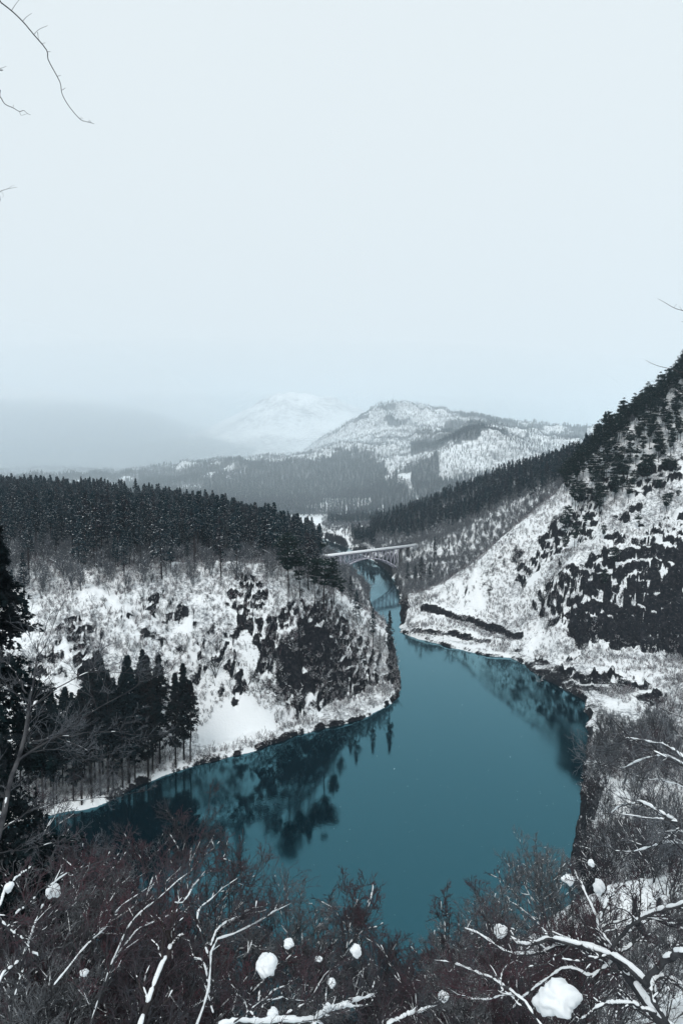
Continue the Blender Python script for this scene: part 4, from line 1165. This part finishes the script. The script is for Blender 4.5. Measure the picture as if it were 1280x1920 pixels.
# grey trees on the right bank
x, y, r3 = jitter_grid(55, 190, 95, 300, 7.0, 42)
z, rock, sd = height(x, y); px, py = to_px(x, y, z)
ok = (sd > 2) & (px > 1030) & (px < 1330) & (r3.uniform(size=len(x)) < np.where(sd < 34, .97, .5))
x, y, z, sd = x[ok], y[ok], z[ok], sd[ok]; print('bank trees', len(x))
LV_BANK = [dict(n=8, len=.55, ang=(22, 55), K=5, rmin=.035, lift=.15, up=.07, t0=.2, rr=.55),
           dict(n=7, len=.5, ang=(22, 58), K=4, rmin=.022, lift=.1, up=.05, rr=.6),
           dict(n=6, len=.55, ang=(22, 60), K=3, rmin=.015, up=.04, rr=.7)]
BANK = [make_bare(640 + i, Ht=10, stems=[4, 3, 5][i], spread=.35, lv=LV_BANK, r0=.11, twig_mat=[M_TWIGG, M_TWIG, M_TWIGG][i], snow_thick=.02, snow_levels=(0, 1), snow_cover=.35) for i in range(3)]
for i in np.argsort(-sd * 0 + y)[:112]:
    s = r3.uniform(1.1, 1.8)
    place('bare_tree', BANK[int(r3.integers(3))], (x[i], y[i], z[i] - .2), r3.uniform(0, 6.28), s, category='tree',
          label=('leafless tree lining the water, right bank, ' + ('just beyond the snowballs' if y[i] < 160 else 'under the snowy overhanging limbs' if y[i] < 200 else 'above the overhanging limbs' if y[i] < 250 else 'below the dark rocks')) if sd[i] < 28 else 'grey leafless tree on the snowy ground behind the right bank',
          group='bare trees lining the right bank' if sd[i] < 28 else 'bare trees on the snow behind the right bank')

# ------------------------------------------------------------------ foreground: trees seen close, built limb by limb
def hand_tree(name, label, limbs, lv, seed, bark=M_BARK, twig=M_TWIGG, thick=.03, cover=.8, snow_levels=(0,), snow_minr=.008, sides=8, K=14, rs=.42):
    """limbs: list of ([(px,py,Y)...], r_start, r_end)"""
    rng = np.random.default_rng(seed)
    P0 = np.stack([curve([PY(*q) for q in l[0]], K) for l in limbs])
    P0[:, 1:-1] += rng.normal(size=P0[:, 1:-1].shape) * .012
    R0 = np.stack([np.linspace(l[1], l[2], K) for l in limbs]) * rs
    G = grow(rng, P0, R0, lv)
    base = P0[0, 0].copy()
    for i in range(len(G)): G[i] = (G[i][0] - base, G[i][1])
    e = empty(name, tuple(base), label=label, category='tree')
    v, f = tubes(*[a[:1] for a in G[0]], sides); link('trunk', mk_mesh('trunk', v, [f], bark, smooth=True), e)
    for i in range(1, len(limbs)):
        v, f = tubes(*[a[i:i + 1] for a in G[0]], sides); link('limb', mk_mesh('limb', v, [f], bark, smooth=True), e)
    if len(G) > 1:
        v, f = tubes(*G[1], 4); link('branches', mk_mesh('branches', v, [f], bark), e)
    if len(G) > 2:
        v, f = multi([tubes(P, R, 3) for P, R in G[2:]]); link('twigs', mk_mesh('twigs', v, f, twig), e)
    sn = [snow_on(rng, *G[i], grow_r=.85, thick=thick * (.36 if i == 0 else .15), cover=cover * .85 if i == 0 else .4, minr=snow_minr, sides=6) for i in snow_levels if i < len(G)]
    sn = [s for s in sn if s is not None]
    if sn: link('snow_cover', mk_mesh('snow_cover', *multi(sn), M_SNOW, smooth=True), e)
    return e
LVH = [dict(n=12, len=.38, ang=(25, 60), K=6, rmin=.0075, lift=.12, up=.05, t0=.12, rr=.5, rmax=.03, maxlen=2.2, wig=.22),
       dict(n=8, len=.5, ang=(25, 60), K=4, rmin=.0045, up=.04, rr=.55, maxlen=1.0),
       dict(n=4, len=.5, ang=(25, 60), K=3, rmin=.0035, up=.03, rr=.7, maxlen=.5)]
# lower right: sprawling snow-laden tree
hand_tree('sprawling_tree', 'sprawling snow-laden tree with thick twisted limbs at the lower right corner', [
    ([(1330, 1990, 11), (1250, 1930, 11), (1190, 1850, 11.5), (1150, 1790, 12), (1120, 1740, 12.5), (1140, 1680, 13)], .16, .05),
    ([(1215, 1850, 11.3), (1160, 1800, 11.6), (1090, 1775, 12), (1030, 1760, 12.4), (980, 1772, 12.8), (940, 1742, 13)], .10, .035),
    ([(1175, 1820, 11.5), (1130, 1785, 12), (1060, 1770, 12.4), (1000, 1790, 12.8), (950, 1785, 13.2), (900, 1752, 13.6), (870, 1740, 14)], .07, .012),
    ([(1210, 1840, 11), (1250, 1800, 10.6), (1300, 1780, 10.2), (1360, 1750, 10)], .10, .07),
    ([(1140, 1790, 12), (1170, 1745, 11.8), (1215, 1715, 11.5), (1280, 1695, 11.2), (1340, 1680, 11)], .055, .05),
    ([(1230, 1900, 10.6), (1170, 1880, 10.8), (1120, 1890, 11), (1080, 1920, 11.2)], .05, .03),
    ([(1270, 1950, 10.4), (1220, 1870, 10.6), (1240, 1830, 10.8), (1290, 1860, 10.6), (1340, 1900, 10.4)], .06, .05),
    ([(1150, 1800, 12), (1110, 1830, 12), (1060, 1815, 12.2), (1010, 1845, 12.4), (960, 1890, 12.6)], .04, .015),
    ([(1130, 1770, 12.3), (1120, 1720, 12.5), (1090, 1660, 13), (1075, 1630, 13.4)], .035, .010),
    ([(1160, 1790, 12), (1190, 1760, 12), (1200, 1700, 12), (1195, 1640, 12)], .05, .012),
], LVH, 71, thick=.05, cover=.92, snow_levels=(0, 1, 2), twig=M_TWIG, rs=.62)
hand_tree('leaning_tree', 'low tree with a long drooping snow-topped limb right of the bottom centre', [
    ([(1060, 1990, 10.5), (1000, 1900, 11), (960, 1860, 11.4), (930, 1840, 11.8), (890, 1822, 12.2), (840, 1805, 12.8), (800, 1798, 13.4)], .06, .010),
    ([(960, 1862, 11.4), (920, 1872, 11.8), (880, 1872, 12.2), (830, 1850, 12.8), (780, 1838, 13.2)], .025, .008),
    ([(985, 1890, 11.2), (940, 1850, 11.6), (950, 1810, 12), (990, 1790, 12.4)], .025, .010)], LVH, 72, thick=.04, cover=.85, snow_levels=(0, 1, 2), twig=M_TWIG)
# right edge big limbs
hand_tree('overhanging_tree', 'tree at the right edge whose curved upper limb carries a thick ridge of snow', [
    ([(1490, 2250, 8.4), (1430, 1950, 8.6), (1400, 1750, 8.8), (1385, 1640, 9), (1375, 1540, 9.3), (1362, 1420, 9.9), (1390, 1250, 10.4)], .16, .04),
    ([(1380, 1640, 9), (1330, 1600, 9.2), (1290, 1550, 9.4), (1245, 1530, 9.8), (1205, 1505, 10.2), (1170, 1510, 10.8), (1140, 1530, 11.4)], .08, .018),
    ([(1400, 1600, 9), (1330, 1585, 9.5), (1270, 1582, 10), (1225, 1585, 10.5), (1180, 1598, 11), (1150, 1592, 11.5)], .04, .010),
    ([(1370, 1560, 9.5), (1300, 1440, 10.5), (1250, 1400, 11.5), (1190, 1385, 12.5), (1150, 1372, 13.2)], .05, .008),
    ([(1350, 1520, 11), (1280, 1430, 12), (1220, 1420, 13), (1160, 1440, 14), (1120, 1435, 14.5)], .035, .008),
    ([(1350, 1500, 11), (1290, 1480, 12), (1230, 1462, 13), (1170, 1470, 14)], .035, .008)], LVH, 73, thick=.045, cover=.9, snow_levels=(0, 1))
# left tree, grey, branches reaching right across the dark cedars
hand_tree('leafless_tree', 'grey leafless tree at the left edge reaching across the dark cedars', [
    ([(-60, 1720, 12), (0, 1560, 12.4), (15, 1480, 12.8), (42, 1400, 13), (55, 1320, 13.4), (66, 1260, 14), (72, 1200, 14.5)], .16, .025),
    ([(30, 1430, 12.9), (70, 1400, 13), (120, 1375, 13.4), (180, 1330, 14), (250, 1290, 14.6), (335, 1235, 15.4)], .06, .008),
    ([(60, 1390, 13), (120, 1382, 13.4), (190, 1372, 14), (260, 1378, 14.6), (300, 1385, 15)], .035, .006),
    ([(55, 1330, 13.4), (110, 1290, 13.6), (170, 1260, 14), (230, 1262, 14.6), (300, 1264, 15.2)], .035, .006),
    ([(100, 1380, 13.3), (150, 1400, 13.6), (210, 1432, 14), (280, 1440, 14.6)], .03, .006),
    ([(50, 1300, 13.5), (20, 1250, 13.6), (-20, 1230, 13.6)], .04, .01),
    ([(0, 1560, 12.4), (60, 1520, 12.8), (140, 1500, 13.4), (220, 1492, 14), (290, 1480, 14.8)], .035, .006),
    ([(-10, 1600, 12.3), (60, 1590, 12.8), (140, 1575, 13.4), (200, 1600, 14)], .03, .006)], LVH, 74, thick=.008, cover=.3)
# bottom left: broken stump tree and long snow-striped limbs
hand_tree('broken_tree', 'dark tree with a broken forked top capped in snow at the lower left', [
    ([(225, 2040, 9.5), (262, 1930, 10), (285, 1860, 10.4), (310, 1800, 10.8), (322, 1772, 11), (312, 1745, 11), (296, 1722, 11)], .14, .07),
    ([(322, 1775, 11), (333, 1760, 11), (342, 1754, 11)], .07, .05),
    ([(322, 1772, 11), (325, 1700, 11.3), (345, 1690, 11.6), (370, 1650, 12.2), (400, 1620, 12.8), (425, 1608, 13.4)], .035, .008)], LVH, 75, thick=.028, cover=.6, snow_levels=(0, 1), bark=M_CBARK, twig=M_TWIG)
limbs = [
    ([(140, 2040, 11), (175, 1900, 11.5), (215, 1800, 12), (245, 1730, 12.4), (290, 1690, 12.8), (330, 1655, 13.4), (400, 1600, 14)], .06, .010),
    ([(215, 1800, 12), (255, 1745, 12.4), (290, 1728, 12.8), (330, 1712, 13), (370, 1700, 13.5)], .03, .010),
    ([(100, 1850, 12), (165, 1770, 12.4), (200, 1740, 12.8), (225, 1700, 13.2), (290, 1660, 13.8), (330, 1650, 14)], .035, .008),
    ([(165, 1770, 12.4), (190, 1742, 12.6), (240, 1735, 13), (270, 1728, 13.4)], .02, .006)]
hand_tree('striped_tree', 'tree whose parallel rising limbs are striped with snow, left of the broken one', limbs, LVH, 76, thick=.025, cover=.75, snow_levels=(0, 1, 2), twig=M_TWIG)
limbs = [
    ([(330, 2020, 11), (380, 1900, 11.6), (395, 1830, 12), (400, 1770, 12.5), (450, 1745, 13), (500, 1720, 13.6), (530, 1700, 14.2), (560, 1690, 15)], .055, .010),
    ([(395, 1775, 12.5), (415, 1735, 12.8), (445, 1722, 13.2), (470, 1705, 13.6), (510, 1698, 14)], .04, .010),
    ([(390, 1790, 12.2), (370, 1720, 12.6), (390, 1690, 13), (430, 1660, 13.6), (490, 1640, 14.4)], .03, .008),
    ([(395, 1850, 12), (380, 1805, 12.2), (362, 1790, 12.4), (355, 1760, 12.6)], .03, .012),
    ([(400, 1900, 11.8), (385, 1850, 12), (370, 1800, 12.2)], .025, .010)]
hand_tree('spreading_tree', 'tree with two long snow-covered limbs stretching over the water, lower left of centre', limbs, LVH, 77, thick=.04, cover=.85, snow_levels=(0, 1, 2), twig=M_TWIG)
limbs = [
    ([(-60, 1990, 9), (0, 1840, 9.6), (40, 1800, 10), (70, 1720, 10.6), (100, 1660, 11.2), (130, 1600, 12)], .05, .010),
    ([(-40, 1660, 10), (10, 1735, 10), (45, 1765, 10), (75, 1800, 10)], .05, .02),
    ([(25, 1720, 10.3), (60, 1690, 10.6), (90, 1660, 11), (150, 1630, 11.6), (240, 1600, 12.4)], .03, .010),
    ([(0, 1700, 10), (15, 1660, 10.4), (40, 1640, 10.8), (60, 1625, 11)], .04, .015),
    ([(20, 1990, 9.5), (25, 1880, 9.8), (40, 1830, 10), (45, 1780, 10.2)], .04, .012)]
hand_tree('tangled_tree', 'tangled dark tree with patchy snow in the lower left corner', limbs, LVH, 78, thick=.035, cover=.6, snow_levels=(0, 1, 2), twig=M_TWIG)
hand_tree('stunted_tree', 'stunted many-stemmed tree holding the big round snow cap, bottom centre left', [
    ([(480, 1990, 11), (482, 1900, 11.2), (490, 1850, 11.4), (498, 1832, 11.5)], .05, .03),
    ([(480, 1920, 11), (500, 1870, 11.2), (530, 1850, 11.4), (560, 1830, 11.8)], .03, .01),
    ([(478, 1910, 11), (450, 1870, 11.2), (430, 1830, 11.5), (440, 1810, 11.8)], .022, .008),
    ([(485, 1880, 11.2), (520, 1872, 11.6), (560, 1876, 12), (610, 1878, 12.6), (640, 1850, 13)], .022, .008),
    ([(482, 1930, 11), (470, 1880, 11.2), (455, 1850, 11.4), (400, 1840, 12)], .02, .008)], LVH, 79, thick=.03, cover=.7, snow_levels=(0, 1, 2), twig=M_TWIG)
hand_tree('bowed_tree', 'bowed tree under a heavy pile of snow at the very bottom of the view', [
    ([(380, 1990, 9), (420, 1925, 9), (500, 1915, 9.2), (580, 1912, 9.4), (620, 1895, 9.8), (660, 1880, 10.2), (710, 1860, 10.8)], .07, .012),
    ([(560, 1990, 9), (600, 1905, 9.4), (640, 1888, 9.8), (700, 1885, 10.2)], .04, .010),
    ([(660, 1990, 10), (740, 1915, 10.4), (790, 1895, 10.8), (830, 1880, 11.2)], .035, .010)], LVH, 80, thick=.10, cover=1.0, snow_levels=(0, 1, 2), twig=M_TWIG)

# large cedar at the left edge
def build_edge_cedar():
    rng = np.random.default_rng(51)
    Yd = 34.0; top = PY(-36, 905, Yd); X = top[0]; g = float(H(X, Yd)[0]); Ht = top[2] - g
    V, Fc, mi = conifer_crown(rng, Ht, 3.8, Ht * .2, 520, 34, .085, .006, power=.8, clumps=9, droop=.5, gaps=.62)
    e = empty('cedar_tree', (X, Yd, g), label='big dark cedar cut off by the left edge, close to the viewpoint', category='tree')
    link('crown', mk_mesh('crown', V, [Fc], [M_CEDARD, M_SNOW], mi), e)
    v, f = stem(rng, Ht, .45, 9, 10); link('trunk', mk_mesh('trunk', v, [f], M_CBARK, smooth=True), e)
build_edge_cedar()

# snow caps resting on stumps and twigs
def blob(name, label, px_, py_, Yd, rpx, sq=.9, seed=0, drips=True):
    import bmesh
    c = PY(px_, py_, Yd); r = rpx * Yd / F * .92
    bm = bmesh.new(); bmesh.ops.create_icosphere(bm, subdivisions=4, radius=1)
    me = bpy.data.meshes.new(name); bm.to_mesh(me); bm.free()
    v = np.zeros(len(me.vertices) * 3, np.float32); me.vertices.foreach_get('co', v); v = v.reshape(-1, 3).astype(float)
    n = 0.42 + .95 * fbm(v[:, 0] * 1.5 + seed * 3.1 + v[:, 2], v[:, 1] * 1.7 + seed + v[:, 2] * .6, seed, 3) + .34 * fbm(v[:, 0] * 5 + v[:, 2] * 5, v[:, 1] * 6, seed + 9, 3)
    v = v * n[:, None]
    low = v[:, 2] < 0
    v[:, 2] = np.where(low, v[:, 2] * (.55 + .9 * vnoise(v[:, 0] * 2.2 + 7, v[:, 1] * 2.2, seed + 5)), v[:, 2]) * sq
    v *= r * np.array([1 + .25 * math.sin(seed * 2.3), 1, 1 + .15 * math.cos(seed * 1.7)])
    me.vertices.foreach_set('co', v.astype(np.float32).ravel())
    me.polygons.foreach_set('use_smooth', np.ones(len(me.polygons), bool)); me.materials.append(M_SNOW); me.update()
    o = link(name, me, label=label, category='snow cap'); o.location = tuple(c)
    return o
for a in [('largest round lump of snow, on the bushes at the lower right', 1044, 1875, 11.2, 35, 1), ('rounded snow cap on the stunted tree, bottom centre left', 500, 1810, 11.5, 25, 2),
          ('small snow ball on a twig right of the rounded cap', 542, 1769, 12, 8, 3), ('egg-shaped snow lump in the lower left thicket', 102, 1670, 11.2, 12, 4),
          ('small snow ball seen over the thicket, upper of the three at the right', 1107, 1618, 14, 7, 5), ('snow ball left of the other two in the right thicket', 1065, 1648, 14, 10, 6),
          ('snow ball right of the other two in the right thicket', 1122, 1661, 13.5, 12, 7), ('twiggy snow tuft in the thicket at the bottom centre', 667, 1781, 13, 11, 8),
          ('little snow tuft between two thickets at the bottom centre', 597, 1798, 13, 6, 9), ('torn snow flake lump on a twig above the bottom pile', 622, 1843, 12.5, 9, 10),
          ('snow knob on the end of the longest limb at the lower right', 938, 1745, 13, 12, 11), ('small snow lump below the crossing limbs, lower left', 158, 1824, 12, 7, 12),
          ('snow tuft on the top of the broken limb by the left edge', 18, 1662, 10.3, 10, 13), ('white snow knob beside the stunted tree stems', 512, 1898, 11, 9, 14),
          ('faint snow tuft in the dark twigs right of the bottom centre', 830, 1868, 12.5, 9, 15)]:
    blob('snow_cap', a[0], a[1], a[2], a[3], a[4], seed=a[5])

# thin twigs hanging in front of the sky
def twig(label, lines, Yd, seed, r=.0042):
    # the long stalk outside the view that the twig grows from
    left = lines[0][0][0] < 640
    stalk = [(-620, 2300), (-560, 1400), (-430, 600), (-220, 120)] if left else [(1900, 2500), (1780, 1600), (1600, 950), (1420, 640)]
    name = 'hanging_twig'
    rng = np.random.default_rng(seed)
    parts = []
    base = PY(*stalk[0], Yd)
    for i, l in enumerate(lines):
        l = (stalk + l) if i == 0 else l
        P = curve([PY(a, b, Yd + .012 * j) for j, (a, b) in enumerate(l)], max(4, len(l) * 3)) - base
        rr_ = np.interp(np.linspace(0, len(l) - 1, len(P)), [0, 4, len(l) - 1], [.035, r, r * .3]) if i == 0 else np.linspace(r * .35, r * .2, len(P))
        parts.append(tubes(P[None], rr_[None], 5))
    v, f = multi(parts)
    o = link(name, mk_mesh(name, v, f, M_BARK, smooth=True), label=label, category='twig'); o.location = tuple(base)
twig('long thin twig with side shoots hanging in front of the sky at the top left', [
    [(-20, -12), (0, 3), (22, 20), (43, 40), (64, 65), (88, 94), (91, 112), (107, 142), (114, 157), (117, 176), (129, 198), (150, 223), (162, 228), (170, 230), (177, 232)],
    [(22, 20), (30, 8), (38, -2)], [(43, 40), (50, 32), (60, 25)], [(64, 65), (74, 55), (90, 48)], [(71, 60), (72, 68), (74, 76)], [(78, 82), (86, 80)], [(90, 97), (96, 97)], [(108, 143), (115, 141)], [(117, 169), (123, 165)],
    [(150, 223), (153, 221), (156, 222)], [(166, 229), (169, 226), (172, 231)]], 4.2, 1)
twig('short curling twig below the long one at the upper left edge', [[(-20, 160), (0, 180), (10, 195), (25, 202), (37, 209), (45, 207), (52, 213), (58, 215)], [(25, 202), (26, 196)], [(37, 209), (40, 216), (46, 215), (52, 213)]], 4.2, 2, .003)
twig('tiny twig tip at the left edge above the curling one', [[(-12, 132), (0, 129), (13, 124)]], 4.2, 3, .002)
twig('forked twig tip at the left edge halfway up the sky', [[(-20, 366), (0, 359), (15, 354), (33, 351)], [(15, 354), (22, 349), (28, 347)], [(3, 358), (7, 366), (5, 371)]], 4.2, 4, .002)
twig('bent twig at the right edge above the cliff pines', [[(1300, 586), (1278, 582), (1262, 577), (1245, 567), (1232, 560)], [(1278, 582), (1272, 574)], [(1262, 577), (1268, 570)]], 5, 5, .003)
twig('lower fine twig touching the cliff pines at the right', [[(1290, 695), (1262, 692), (1240, 688), (1222, 682), (1209, 675)]], 5, 6, .003)
twig('stub of a twig at the right edge between two finer ones', [[(1300, 604), (1288, 604), (1276, 603)]], 5, 7, .002)

# ------------------------------------------------------------------ falling snow
rng = np.random.default_rng(61)
n = 2600
Yd = 8 + 140 * rng.uniform(0, 1, n) ** .6
X = (rng.uniform(-.62, .62, n)) * Yd; Z = CAMZ + Yd * rng.uniform(-.9, .55, n)
k = Z > H(X, Yd) + .5
C = np.stack([X, Yd, Z], -1)[k]
V, Fc = tri_cloud(C, .0035 + .00024 * C[:, 1], rng, 0, 0, 1.0)
link('falling_snow', mk_mesh('falling_snow', V, [Fc], M_SNOW), kind='stuff', label='sparse snowflakes drifting in the air of the valley')
